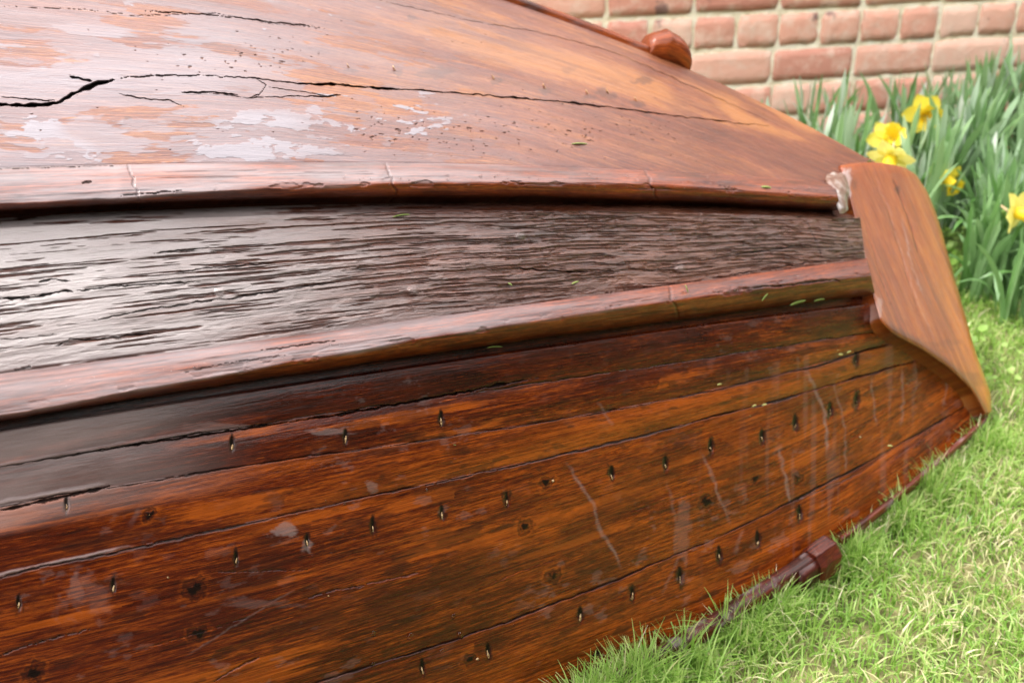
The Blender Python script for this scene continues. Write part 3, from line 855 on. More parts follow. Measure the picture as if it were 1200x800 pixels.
def sweep(name, pts, prof, mat, parent, up=(0, 0, 1), closed_ends=True, tone=0.0, wob=0.0):
    """sweep a profile [(side, up)...] along points; grain runs along"""
    pts = np.array(pts, float); n = len(pts); k = len(prof)
    T = np.gradient(pts, axis=0); T /= np.linalg.norm(T, axis=1, keepdims=True)
    S = np.cross(T, up); S /= np.linalg.norm(S, axis=1, keepdims=True)
    Uv = np.cross(S, T)
    prof = np.array(prof)
    V = pts[:, None] + S[:, None] * prof[None, :, 0:1] + Uv[:, None] * prof[None, :, 1:2]
    if wob:
        V += (fbm(np.arange(n)[:, None] / 9.0 + 0 * prof[None, :, 0], np.arange(k)[None] / 4.0 + 0.0 * pts[:, :1], 3, 3) - 0.5)[..., None] * wob
    a = np.arange(n - 1)[:, None] * k; b = np.arange(k)[None]
    F = np.stack([a + b, a + (b + 1) % k, a + k + (b + 1) % k, a + k + b], -1).reshape(-1, 4)
    V = V.reshape(-1, 3)
    me = fast_mesh(name, V, F)
    bm = bmesh.new(); bm.from_mesh(me); bm.verts.ensure_lookup_table()
    bm.faces.new([bm.verts[i] for i in range(k)]); bm.faces.new([bm.verts[(n - 1) * k + i] for i in range(k)][::-1])
    bmesh.ops.recalc_face_normals(bm, faces=bm.faces)
    bm.to_mesh(me); bm.free()
    U = np.cumsum(np.r_[0, np.linalg.norm(np.diff(pts, axis=0), axis=1)])
    per = np.cumsum(np.r_[0, np.linalg.norm(np.diff(prof, axis=0), axis=1)])
    G = np.stack([np.repeat(U[:, None], k, 1), np.repeat(per[None], n, 0), np.zeros((n, k))], -1).reshape(-1, 3)
    add_vec(me, 'guv', G)
    wr = np.tile([0, 0, 0, tone], (n * k, 1)).astype(float)
    wr[:, 2] = 0.7 * sstep(0.50, 0.62, fbm(G[:, 0] * 22, G[:, 1] * 60, 4, 5, 0.6))
    wr[:, 1] = 0.22 * sstep(0.60, 0.68, fbm(G[:, 0] * 40, G[:, 1] * 80, 4, 25, 0.6))
    add_attr(me, 'wear_sheen', wr)
    return link_mesh(name, me, mat, parent)


def round_prof(rx, ry, k=16, p=3.0):
    out = []
    for i in range(k):
        t = 2 * math.pi * i / k
        c, s = math.cos(t), math.sin(t)
        out.append((rx * math.copysign(abs(c) ** (2 / p), c), ry * math.copysign(abs(s) ** (2 / p), s)))
    return out


# gunwales: near one lies in the grass; far one shows as a thin edge against the wall
xs = np.linspace(-260, 948, 420)
Pn, nn = hull_points(xs, cy(c_gun_lo, xs) - 3, np.full(xs.shape, 0.008))
o = sweep('gunwale_rail', Pn + np.array([0, 0, -0.004]), round_prof(0.0115, 0.012), M_rail, boat, wob=0.004)
tag(o, 'dark red rail lying in the grass')
xs = np.linspace(985, 1156, 40)
Pn, nn = hull_points(xs, cy(c_gun_lo, xs) + 3, np.full(xs.shape, 0.003))
sweep('gunwale_edge', Pn, round_prof(0.004, 0.007, p=4), M_rail, boat, tone=0.16)
xs = np.linspace(-260, 765, 90)
Pn, nn = hull_points(xs, cy(c_gun_up, xs) + 1, np.full(xs.shape, 0.004))
sweep('gunwale_rail', Pn, round_prof(0.010, 0.012), M_bead, boat, tone=0.06)


# oarlock pads
def pad(name, c, ax, up, L, Wd, Ht, mat, tone, label):
    """rounded block with a domed back, a rib round it and a flat foot"""
    bm = bmesh.new()
    ax = Vector(ax).normalized(); up = Vector(up).normalized(); sd = ax.cross(up).normalized(); up = sd.cross(ax).normalized()
    ns, nk = 18, 20
    rings = []
    for i in range(ns + 1):
        t = i / ns
        rib = 1 + 0.10 * math.exp(-((t - 0.30) / 0.05) ** 2)
        prof = min(1, (math.sin(math.pi * min(1, max(0, 0.10 + t * 0.9))) ** 0.45)) * rib
        ring = []
        for k in range(nk):
            a = 2 * math.pi * k / nk
            cx_, cz = math.cos(a), math.sin(a)
            x = Wd / 2 * math.copysign(abs(cx_) ** 0.6, cx_) * (0.7 + 0.3 * prof)
            z = Ht * prof * max(cz, -0.0) ** 0.75 if cz > 0 else -0.004
            ring.append(bm.verts.new(Vector(c) + ax * (t - 0.5) * L + sd * x + up * z))
        rings.append(ring)
    for i in range(ns):
        for k in range(nk):
            bm.faces.new([rings[i][k], rings[i][(k + 1) % nk], rings[i + 1][(k + 1) % nk], rings[i + 1][k]])
    bm.faces.new(rings[0][::-1]); bm.faces.new(rings[-1])
    o = simple_mesh(name, bm, mat, boat, True, ax, tone)
    tag(o, label)
    return o


Pq, nq = hull_points(np.array([752.0, 806.0]), np.array([60.0, 80.0]), np.zeros(2))
pc = (Pq[0] + Pq[1]) / 2
pad('oarlock_pad', pc, Pq[1] - Pq[0], (-0.1, -0.2, 1), 0.083, 0.05, 0.043, M_bead, 0.05, 'varnished block on the far gunwale')

# near pad: squared post end, with the rail butting into it
bm = bmesh.new()
pc = Vector(unproject(962, 655, ground_depth(655, 0.035)).tolist())
d1 = (gpoint(985, 640) - gpoint(880, 712)).normalized(); d1.z = 0
sd = d1.cross(Vector((0, 0, 1))).normalized()
prof = [(-0.017, -0.034), (0.013, -0.034), (0.021, -0.014), (0.021, 0.010), (0.009, 0.026), (-0.010, 0.027), (-0.019, 0.014)]
loops = []
for t, s in ((-0.024, 0.80), (-0.018, 0.97), (-0.004, 1.0), (0.014, 1.0), (0.019, 0.93), (0.021, 0.80)):
    loops.append([bm.verts.new(pc + d1 * t + sd * (x * s + random.uniform(-.0012, .0012)) + Vector((0, 0, z * s + random.uniform(-.0012, .0012)))) for x, z in prof])
for i in range(len(loops) - 1):
    for k in range(7):
        bm.faces.new([loops[i][k], loops[i][(k + 1) % 7], loops[i + 1][(k + 1) % 7], loops[i + 1][k]])
bm.faces.new(loops[0][::-1]); bm.faces.new(loops[-1])
o = simple_mesh('oarlock_pad', bm, M_rail, boat, False, (d1.x, d1.y, 0), 0.03)
tag(o, 'dark chipped block end beside the grass')
bv = o.modifiers.new('bevel', 'BEVEL'); bv.width = 0.0055; bv.segments = 4
# collar behind it
sweep('rail_collar', [list(pc - d1 * t - Vector((0, 0, 0.004))) for t in (0.060, 0.052, 0.034, 0.024)], round_prof(0.017, 0.019), M_rail, boat, tone=-0.03)

# ---- grey filler where the upper strip meets the transom
m_fill, nt, b = new_mat('grey_filler')
tc = nt.nodes.new('ShaderNodeTexCoord')
c = ramp(nt, noise(nt, tc.outputs['Object'], 60, 5, 0.6), [(0.38, (0.12, 0.05, 0.03)), (0.52, (0.22, 0.15, 0.12)), (0.66, (0.42, 0.38, 0.36))])
nt.links.new(c, b.inputs['Base Color']); b.inputs['Roughness'].default_value = 0.4; b.inputs['Coat Weight'].default_value = 0.5
bp = N(nt, 'ShaderNodeBump', Strength=0.8, Distance=0.002)
nt.links.new(noise(nt, tc.outputs['Object'], 120, 4), bp.inputs['Height']); nt.links.new(bp.outputs[0], b.inputs['Normal'])


def lump(name, px, py, rx, ry, hh, mat, base, rot=0.0):
    nr, nk = 9, 22
    xs, ys, hs = [], [], []
    for i in range(nr):
        t = i / (nr - 1)
        for k in range(nk):
            a = 2 * math.pi * k / nk
            q = 1 + 0.16 * math.sin(3 * a + px) + 0.08 * math.sin(7 * a)
            x, y = rx * t * q * math.cos(a), ry * t * q * math.sin(a)
            xs.append(px + x * math.cos(rot) - y * math.sin(rot)); ys.append(py + x * math.sin(rot) + y * math.cos(rot)); hs.append(base + hh * math.sqrt(max(0, 1 - t ** 2.2)) - 0.004 * t)
    P, _ = hull_points(np.array(xs), np.array(ys), np.array(hs))
    F = [[i * nk + k, i * nk + (k + 1) % nk, (i + 1) * nk + (k + 1) % nk, (i + 1) * nk + k] for i in range(nr - 1) for k in range(nk)]
    me = fast_mesh(name, P, np.array(F))
    return link_mesh(name, me, mat, boat)


lump('corner_filler', 983, 223, 12, 25, 0.005, m_fill, 0.014, -0.25)

# ---- clenched nails
m_nail, nt, b = new_mat('tarnished_copper_nail')
tc = nt.nodes.new('ShaderNodeTexCoord')
c = ramp(nt, noise(nt, tc.outputs['Object'], 380, 4), [(0.36, (0.04, 0.018, 0.010)), (0.46, (0.32, 0.17, 0.06)), (0.60, (0.70, 0.50, 0.27))])
nt.links.new(c, b.inputs['Base Color']); b.inputs['Roughness'].default_value = 0.45; b.inputs['Coat Weight'].default_value = 0.6


def nail(px, py, L, Wd, base, tilt):
    nr, nk = 8, 14
    xs, ys, hs = [], [], []
    f1 = random.uniform(0.7, 1.2)
    for i in range(nr):
        t = i / (nr - 1)
        for k in range(nk):
            a = 2 * math.pi * k / nk
            y = L * t * math.sin(a)
            wv = Wd * (1 + 0.35 * math.sin(y / L * 4 * f1 + px))
            x = wv * t * math.cos(a)
            xs.append(px + x * math.cos(tilt) - y * math.sin(tilt)); ys.append(py + x * math.sin(tilt) + y * math.cos(tilt))
            hs.append(base + 0.0022 * (1 - t ** 2) - 0.0025 * t)
    P, _ = hull_points(np.array(xs), np.array(ys), np.array(hs))
    F = [[i * nk + k, i * nk + (k + 1) % nk, (i + 1) * nk + (k + 1) % nk, (i + 1) * nk + k] for i in range(nr - 1) for k in range(nk)]
    me = fast_mesh('nail', P, np.array(F))
    return link_mesh('nail', me, m_nail, boat)


for x, y in nails_low:
    sc_ = 1.25 / float(hull_depth(x, y))
    nail(x, y + random.uniform(1, 4), random.uniform(5.5, 8) * sc_, random.uniform(1.2, 1.9) * sc_, -0.0112, random.uniform(-0.35, 0.25) + (0.25 if x > 900 else 0))
for x, y in [(175, 603), (197, 676), (648, 563), (385, 698), (560, 772), (1008, 512)]:
    nail(x, y, 3.2, 2.8, -0.0108, 0.3)
for x, y in nails_up:
    nail(x, y, 6.0, 0.9, 0.009, -0.5)

# ------------------------------------------------------------------ ground
m_soil, nt, b = new_mat('lawn_soil')
tc = nt.nodes.new('ShaderNodeTexCoord')
c = ramp(nt, noise(nt, tc.outputs['Object'], 14, 6, 0.65), [(0.35, (0.07, 0.075, 0.025)), (0.52, (0.17, 0.16, 0.06)), (0.68, (0.32, 0.27, 0.13))])
nt.links.new(c, b.inputs['Base Color']); b.inputs['Roughness'].default_value = 0.9
bp = N(nt, 'ShaderNodeBump', Strength=0.7, Distance=0.01)
nt.links.new(noise(nt, tc.outputs['Object'], 90, 5), bp.inputs['Height']); nt.links.new(bp.outputs[0], b.inputs['Normal'])
S = 60.0
me = fast_mesh('ground', [(-S, -S, 0), (S, -S, 0), (S, S, 0), (-S, S, 0)], [[0, 1, 2, 3]])
g = link_mesh('ground', me, m_soil, None, False)
tag(g, 'green lawn soil under the boat and flower bed', 'ground', kind='structure')


def leaf_mat(name, stops, trans=0.35, rough=0.45):
    m, nt, b = new_mat(name)
    a = attr(nt, 'tint')
    c = ramp(nt, a.outputs['Fac'], stops)
    nt.links.new(c, b.inputs['Base Color'])
    b.inputs['Roughness'].default_value = rough
    out = [n for n in nt.nodes if n.type == 'OUTPUT_MATERIAL'][0]
    tr = nt.nodes.new('ShaderNodeBsdfTranslucent')
    nt.links.new(c, tr.inputs['Color'])
    mx = nt.nodes.new('ShaderNodeMixShader'); mx.inputs[0].default_value = trans
    nt.links.new(b.outputs[0], mx.inputs[1]); nt.links.new(tr.outputs[0], mx.inputs[2])
    nt.links.new(mx.outputs[0], out.inputs[0])
    return m


M_grass = leaf_mat('grass_blades', [(0.0, (0.11, 0.26, 0.03)), (0.45, (0.27, 0.46, 0.075)), (0.8, (0.48, 0.64, 0.19)), (0.9, (0.70, 0.64, 0.34)), (1.0, (0.82, 0.74, 0.50))], 0.45, 0.4)
M_daff = leaf_mat('daffodil_leaf', [(0.0, (0.10, 0.24, 0.05)), (0.45, (0.27, 0.44, 0.20)), (0.8, (0.44, 0.58, 0.42)), (1.0, (0.70, 0.76, 0.68))], 0.3, 0.35)


def blades(name, P, ang, length, width, lean, tint, mat, segs=3, zend=None):
    """many tapered curved blades in one mesh. P (n,3) roots; lean = sideways reach / length"""
    n = len(P)
    t = np.linspace(0, 1, segs + 1)[None, :]
    dx, dy = np.cos(ang)[:, None], np.sin(ang)[:, None]
    reach = (lean * length)[:, None] * t ** 1.8
    up = length[:, None] * (t - 0.45 * np.clip(lean, 0, 1.2)[:, None] * t ** 2.4)
    cx = P[:, 0:1] + dx * reach; cyy = P[:, 1:2] + dy * reach; cz = P[:, 2:3] + up
    wv = width[:, None] * (1 - t ** 2.2) * 0.5 + 0.00008
    ra = ang + math.pi / 2 + rng.normal(0, 0.6, n)
    sx, sy = np.cos(ra)[:, None], np.sin(ra)[:, None]
    Lf = np.stack([cx - sx * wv, cyy - sy * wv, cz], -1); Rt = np.stack([cx + sx * wv, cyy + sy * wv, cz], -1)
    V = np.stack([Lf, Rt], 2).reshape(-1, 3)
    base = (np.arange(n) * (segs + 1) * 2)[:, None] + np.arange(segs)[None] * 2
    F = np.stack([base, base + 1, base + 3, base + 2], -1).reshape(-1, 4)
    me = fast_mesh(name, V, F)
    at = me.attributes.new('tint', 'FLOAT', 'POINT')
    at.data.foreach_set('value', np.repeat(tint, (segs + 1) * 2).astype(np.float32))
    return me


# where the boat's foot runs (world), so that the lawn stops under it
xs = np.linspace(-260, 1160, 80)
foot, _ = hull_points(xs, cy(c_gun_lo, xs), np.zeros(xs.shape))
fx, fy = foot[:, 0], foot[:, 1]

def lawn():
    n = 290000
    x = rng.uniform(-0.9, 2.6, n); y = rng.uniform(0.52, 3.0, n)
    keep = (y < np.interp(x, fx, fy) + 0.012) | (x > fx[-1] - 0.02)
    # only a thin strip in front of the boat plus everything to its right
    keep &= y < 2.52 + 0.25 * (x - 0.9) + 0.12 * (fbm(x * 6, y * 0, 2, 1))
    dens = fbm(x * 7, y * 7, 3, 4)
    keep &= rng.uniform(0, 1, n) < 0.35 + 1.1 * dens
    x, y = x[keep], y[keep]; n = len(x)
    near_boat = np.exp(-np.clip(np.interp(x, fx, fy) - y, 0, 9) / 0.05) * (x < fx[-1])
    clump = fbm(x * 14, y * 14, 3, 8)
    L = (0.015 + 0.022 * rng.uniform(0, 1, n) ** 1.3) * (0.65 + 0.8 * clump) + 0.012 * near_boat
    ang = rng.uniform(0, 2 * math.pi, n) + 2 * (fbm(x * 5, y * 5, 2, 3) - 0.5)
    lean = np.clip(rng.normal(0.75, 0.35, n), 0.05, 1.5)
    wd = rng.uniform(0.0014, 0.0034, n)
    tint = np.clip(0.18 + 0.55 * fbm(x * 4, y * 4, 3, 6) + rng.normal(0, 0.16, n), 0, 0.8)
    dry = rng.uniform(0, 1, n) < 0.14 + 0.30 * sstep(0.5, 0.75, fbm(x * 3.2, y * 3.2, 3, 15))
    tint = np.where(dry, rng.uniform(0.82, 1.0, n), tint)
    P = np.stack([x, y, np.zeros(n)], -1)
    me = blades('lawn_grass', P, ang, L, wd, lean, tint, M_grass)
    o = link_mesh('lawn_grass', me, M_grass)
    tag(o, 'short bright green grass growing beside the boat', 'grass', kind='stuff')
    # longer tufts against the rail
    m = 8500
    i = rng.uniform(0, 1, m)
    px = 640 + (1165 - 640) * i ** 1.3
    fpx, _ = hull_points(px, cy(c_gun_lo, px), np.zeros(m))
    off = rng.exponential(0.022, m) + 0.006
    x = fpx[:, 0] + off * 0.6; y = fpx[:, 1] - off * 0.8
    cl = sstep(0.42, 0.65, fbm(i * 26, i * 0, 2, 9))
    k = rng.uniform(0, 1, m) < 0.25 + cl
    x, y, cl = x[k], y[k], cl[k]; m = len(x)
    me = blades('long_grass', np.stack([x, y, 0 * x], -1), rng.uniform(0, 6.28, m), rng.uniform(0.028, 0.066, m) * (0.6 + 0.5 * cl) * (1 + 0.5 * (x < 0.27)), rng.uniform(0.0015, 0.003, m),
                np.clip(rng.normal(0.5, 0.25, m), 0, 1.2), np.clip(rng.normal(0.55, 0.2, m), 0, 1), M_grass, 5)
    o = link_mesh('long_grass', me, M_grass)
    tag(o, 'longer grass blades leaning against the boat rail', 'grass', kind='stuff')
    # little round-leaved weeds near the flower bed
    w = 1500
    x = rng.uniform(0.7, 1.7, w); y = rng.uniform(1.75, 2.55, w)
    k = fbm(x * 6, y * 6, 2, 33) + 0.25 * sstep(2.0, 2.35, y) > 0.55
    x, y = x[k], y[k]; w = len(x)
    V = []; F = []
    tint = []
    for j in range(w):
        r = random.uniform(0.004, 0.010); z = random.uniform(0.012, 0.04)
        nx_, ny_ = random.uniform(-0.5, 0.5), random.uniform(-0.7, 0.2)
        b0 = len(V); tt = random.uniform(0.3, 0.75)
        V.append((x[j], y[j], z)); tint.append(tt)
        for q in range(8):
            a = q * math.pi / 4
            cx_, cy_ = r * math.cos(a), r * math.sin(a) * 0.85
            V.append((x[j] + cx_, y[j] + cy_, z + 0.002 - nx_ * cx_ - ny_ * cy_)); tint.append(tt)
        for q in range(8):
            F.append((b0, b0 + 1 + q, b0 + 1 + (q + 1) % 8))
    me = fast_mesh('clover_leaves', V, F)
    at = me.attributes.new('tint', 'FLOAT', 'POINT'); at.data.foreach_set('value', np.array(tint, np.float32))
    o = link_mesh('clover_leaves', me, M_grass)
    tag(o, 'small round green weed leaves growing before the daffodils', 'weeds', kind='stuff')


lawn()
m_added_path, nt, b = new_mat('added_path_dark')  # unseen dark ground sheet, added so the hull mirrors less bright lawn
tc = nt.nodes.new('ShaderNodeTexCoord')
c = ramp(nt, noise(nt, tc.outputs['Object'], 40, 6, 0.65), [(0.35, (0.03, 0.025, 0.02)), (0.65, (0.10, 0.08, 0.065))])
nt.links.new(c, b.inputs['Base Color']); b.inputs['Roughness'].default_value = 0.9
me = fast_mesh('added_path', [(-7, -2.35, 0.004), (7, -2.35, 0.004), (7, 0.30, 0.004), (1.2, 0.50, 0.004), (-1.2, 0.50, 0.004), (-7, 0.30, 0.004)], [[0, 1, 2, 3, 4, 5]])
o = link_mesh('added_path', me, m_added_path, None, False)
tag(o, 'unseen dark ground sheet added to darken the varnish reflections', 'added_path', kind='structure')

# ------------------------------------------------------------------ brick wall
WALL_ANG = math.radians(13)
wp = Vector(unproject(1002, 72, 2.95).tolist())
wdir = Vector((math.cos(WALL_ANG), math.sin(WALL_ANG), 0)); wnrm = Vector((math.sin(WALL_ANG), -math.cos(WALL_ANG), 0))
m_brick, nt, b = new_mat('old_red_brick')
tc = nt.nodes.new('ShaderNodeTexCoord')
tn_ = attr(nt, 'tint')
base = ramp(nt, tn_.outputs['Fac'], [(0.0, (0.30, 0.18, 0.16)), (0.12, (0.52, 0.22, 0.16)), (0.55, (0.68, 0.345, 0.25)), (1.0, (0.76, 0.48, 0.37))])
n1 = noise(nt, tc.outputs['Object'], 22, 6, 0.65)
c = mix(nt, ramp(nt, n1, [(0.48, 0.0), (0.70, 0.75)]), base, (0.72, 0.54, 0.43))
n2 = noise(nt, tc.outputs['Object'], 9, 4, 0.6)
c = mix(nt, ramp(nt, n2, [(0.64, 0.0), (0.70, 0.8)]), c, (0.16, 0.09, 0.085))
nt.links.new(c, b.inputs['Base Color']); b.inputs['Roughness'].default_value = 0.85
bp = N(nt, 'ShaderNodeBump', Strength=0.7, Distance=0.004)
nt.links.new(noise(nt, tc.outputs['Object'], 70, 5), bp.inputs['Height']); nt.links.new(bp.outputs[0], b.inputs['Normal'])
m_mort, nt, b = new_mat('lime_mortar')
tc = nt.nodes.new('ShaderNodeTexCoord')
c = ramp(nt, noise(nt, tc.outputs['Object'], 30, 6, 0.65), [(0.34, (0.58, 0.49, 0.32)), (0.45, (0.80, 0.71, 0.52)), (0.6, (0.86, 0.80, 0.64))])
nt.links.new(c, b.inputs['Base Color']); b.inputs['Roughness'].default_value = 0.9
bp = N(nt, 'ShaderNodeBump', Strength=0.9, Distance=0.006)
nt.links.new(noise(nt, tc.outputs['Object'], 60, 5), bp.inputs['Height']); nt.links.new(bp.outputs[0], b.inputs['Normal'])

wall = empty('brick_wall', (wp.x, wp.y, 0))
tag(wall, 'weathered red brick garden wall with pale mortar behind the daffodils', 'wall')
PITCHZ, BL = 0.0905, 0.2265
zrow = wp.z                                     # centre of the stretcher row seen at y = 72
k0 = -int(zrow / PITCHZ) - 1
V, F, T = [], [], []


def wpt(s, z, o):
    p = wp + wdir * s + wnrm * o
    return (p.x, p.y, z)


for k in range(k0, 14):
    zc = zrow + k * PITCHZ
    header = (k % 2) != 0
    step = BL / 2 if header else BL
    off = (0.004 if header else 0.0) + random.uniform(-0.004, 0.004)
    n = int(3.4 / step)
    for i in range(-n, n):
        s0 = i * step + off + random.uniform(-0.003, 0.003) + (0.0)
        s1 = s0 + step - 0.0115 + random.uniform(-0.003, 0.003)
        z0, z1 = zc - 0.0385 + random.uniform(-0.002, 0.002), zc + 0.0385 + random.uniform(-0.002, 0.002)
        # front face as a 6 x 4 grid with worn, uneven arrises
        nx_, nz_ = 8, 5
        b0 = len(V); tt = random.uniform(0, 0.06) if random.random() < 0.035 else min(1, max(0.14, random.gauss(0.55, 0.25)))
        fr_ = 0.0060 + random.uniform(-0.002, 0.002)
        for a in range(nz_):
            for c_ in range(nx_):
                u, w_ = c_ / (nx_ - 1), a / (nz_ - 1)
                e = (c_ in (0, nx_ - 1)) or (a in (0, nz_ - 1))
                inset = 0.0020 if e else 0
                js = random.uniform(-0.0022, 0.0022) if e else 0
                jz = random.uniform(-0.0022, 0.0022) if e else 0
                corner = (c_ in (0, nx_ - 1)) and (a in (0, nz_ - 1))
                q = 0.003 if corner else 0
                uu = 0.10 * math.copysign(1, u - .5) if c_ in (1, nx_ - 2) else 0
                V.append(wpt(s0 + (s1 - s0) * min(1, max(0, u + uu)) + js + (q if c_ == 0 else -q), z0 + (z1 - z0) * w_ + jz + (q if a == 0 else -q), fr_ - inset + random.uniform(-0.0020, 0.0020)))
                T.append(tt)
        for a in range(nz_ - 1):
            for c_ in range(nx_ - 1):
                i0 = b0 + a * nx_ + c_
                F.append((i0, i0 + 1, i0 + nx_ + 1, i0 + nx_))
        lp = [b0 + c_ for c_ in range(nx_)] + [b0 + a * nx_ + nx_ - 1 for a in range(1, nz_)] + [b0 + (nz_ - 1) * nx_ + c_ for c_ in range(nx_ - 2, -1, -1)] + [b0 + a * nx_ for a in range(nz_ - 2, 0, -1)]
        bb = len(V)
        for q in lp:
            p = Vector(V[q]) - wnrm * 0.02
            V.append((p.x, p.y, p.z)); T.append(tt)
        for j in range(len(lp)):
            F.append((lp[j], bb + j, bb + (j + 1) % len(lp), lp[(j + 1) % len(lp)]))
me = fast_mesh('bricks', V, F)
at = me.attributes.new('tint', 'FLOAT', 'POINT'); at.data.foreach_set('value', np.array(T, np.float32))
link_mesh('bricks', me, m_brick, wall)
# mortar body: finely gridded uneven front plus a solid back
nx_, nz_ = 420, 130
ss = np.linspace(-3.5, 3.5, nx_); zz = np.linspace(-0.05, zrow + 14 * PITCHZ, nz_)
SS, ZZ = np.meshgrid(ss, zz)
OO = 0.0005 + 0.0045 * (fbm(SS * 40, ZZ * 60, 3, 3) - 0.5)
MV = np.array([wp.x, wp.y, 0]) + SS[..., None] * np.array(wdir) + OO[..., None] * np.array(wnrm)
MV[..., 2] = ZZ
MV = MV.reshape(-1, 3)
cs = [0, nx_ - 1, nx_ * nz_ - 1, nx_ * (nz_ - 1)]
bk = MV[cs] - np.array(wnrm) * 0.23
nb0 = len(MV)
me = fast_mesh('mortar', np.vstack([MV, bk]), np.vstack([grid_faces(nz_, nx_), [[nb0, nb0 + 3, nb0 + 2, nb0 + 1], [cs[0], cs[1], nb0 + 1, nb0],
               [cs[1], cs[2], nb0 + 2, nb0 + 1], [cs[2], cs[3], nb0 + 3, nb0 + 2], [cs[3], cs[0], nb0, nb0 + 3]]]))
link_mesh('mortar', me, m_mort, wall)


# ------------------------------------------------------------------ daffodils
def strap_leaves(roots, rnd, n, hmin, hmax, spread, lean_dir=None, fold=0.35):
    """strap-shaped leaves with a shallow keel; returns verts, faces, tints"""
    V, F, T = [], [], []
    for _ in range(n):
        r = rnd.choice(roots)
        x0, y0 = r[0] + rnd.gauss(0, spread), r[1] + rnd.gauss(0, spread)
        L = rnd.uniform(hmin, hmax)
        a = rnd.uniform(0, 2 * math.pi) if lean_dir is None else rnd.gauss(lean_dir, 0.8)
        lean = abs(rnd.gauss(0.16, 0.13)); droop = 0.0
        if rnd.random() < 0.13: lean += rnd.uniform(0.3, 0.6); droop = rnd.uniform(0.1, 0.5)
        w = rnd.uniform(0.0042, 0.0085)
        ta = rnd.uniform(0, math.pi); tw = rnd.uniform(-1.2, 1.2)
        tint = min(1, max(0, rnd.gauss(0.5, 0.22)))
        seg = 9; b0 = len(V)
        for i in range(seg + 1):
            t = i / seg
            reach = lean * L * t ** 1.7
            z = L * t - L * (0.35 * lean + droop) * t ** 3
            cx_, cy_ = x0 + math.cos(a) * reach, y0 + math.sin(a) * reach
            ww = w * (0.75 + 0.5 * t - 0.3 * t * t) * (1 - max(0, (t - 0.86) / 0.14) ** 2 * 0.93)
            sa = ta + tw * t
            sx, sy = math.cos(sa), math.sin(sa)
            kx, ky = -sy, sx
            V += [(cx_ - sx * ww, cy_ - sy * ww, z), (cx_ + kx * ww * fold, cy_ + ky * ww * fold, z - 0.002), (cx_ + sx * ww, cy_ + sy * ww, z)]
            T += [tint] * 3
        for i in range(seg):
            q = b0 + i * 3
            F += [(q, q + 1, q + 4, q + 3), (q + 1, q + 2, q + 5, q + 4)]
    return V, F, T


m_pet, nt, b = new_mat('daffodil_petal')
b.inputs['Base Color'].default_value = (0.86, 0.76, 0.10, 1); b.inputs['Roughness'].default_value = 0.5
out = [n for n in nt.nodes if n.type == 'OUTPUT_MATERIAL'][0]
tr = N(nt, 'ShaderNodeBsdfTranslucent'); tr.inputs['Color'].default_value = (0.95, 0.84, 0.10, 1)
mx = nt.nodes.new('ShaderNodeMixShader'); mx.inputs[0].default_value = 0.25
nt.links.new(b.outputs[0], mx.inputs[1]); nt.links.new(tr.outputs[0], mx.inputs[2]); nt.links.new(mx.outputs[0], out.inputs[0])
m_pet2 = m_pet.copy(); m_pet2.name = 'daffodil_petal_lemon'
for n_ in m_pet2.node_tree.nodes:
    if n_.type == 'BSDF_PRINCIPLED': n_.inputs['Base Color'].default_value = (0.86, 0.81, 0.24, 1)
    if n_.type == 'BSDF_TRANSLUCENT': n_.inputs['Color'].default_value = (0.95, 0.90, 0.28, 1)
m_cor = m_pet.copy(); m_cor.name = 'daffodil_trumpet'
for n_ in m_cor.node_tree.nodes:
    if n_.type == 'BSDF_PRINCIPLED': n_.inputs['Base Color'].default_value = (0.88, 0.66, 0.03, 1)
    if n_.type == 'BSDF_TRANSLUCENT': n_.inputs['Color'].default_value = (0.92, 0.66, 0.03, 1)
m_stem, nt, b = new_mat('daffodil_stem')
b.inputs['Base Color'].default_value = (0.17, 0.30, 0.07, 1); b.inputs['Roughness'].default_value = 0.45
m_spathe, nt, b = new_mat('papery_spathe')
b.inputs['Base Color'].default_value = (0.52, 0.36, 0.20, 1); b.inputs['Roughness'].default_value = 0.6


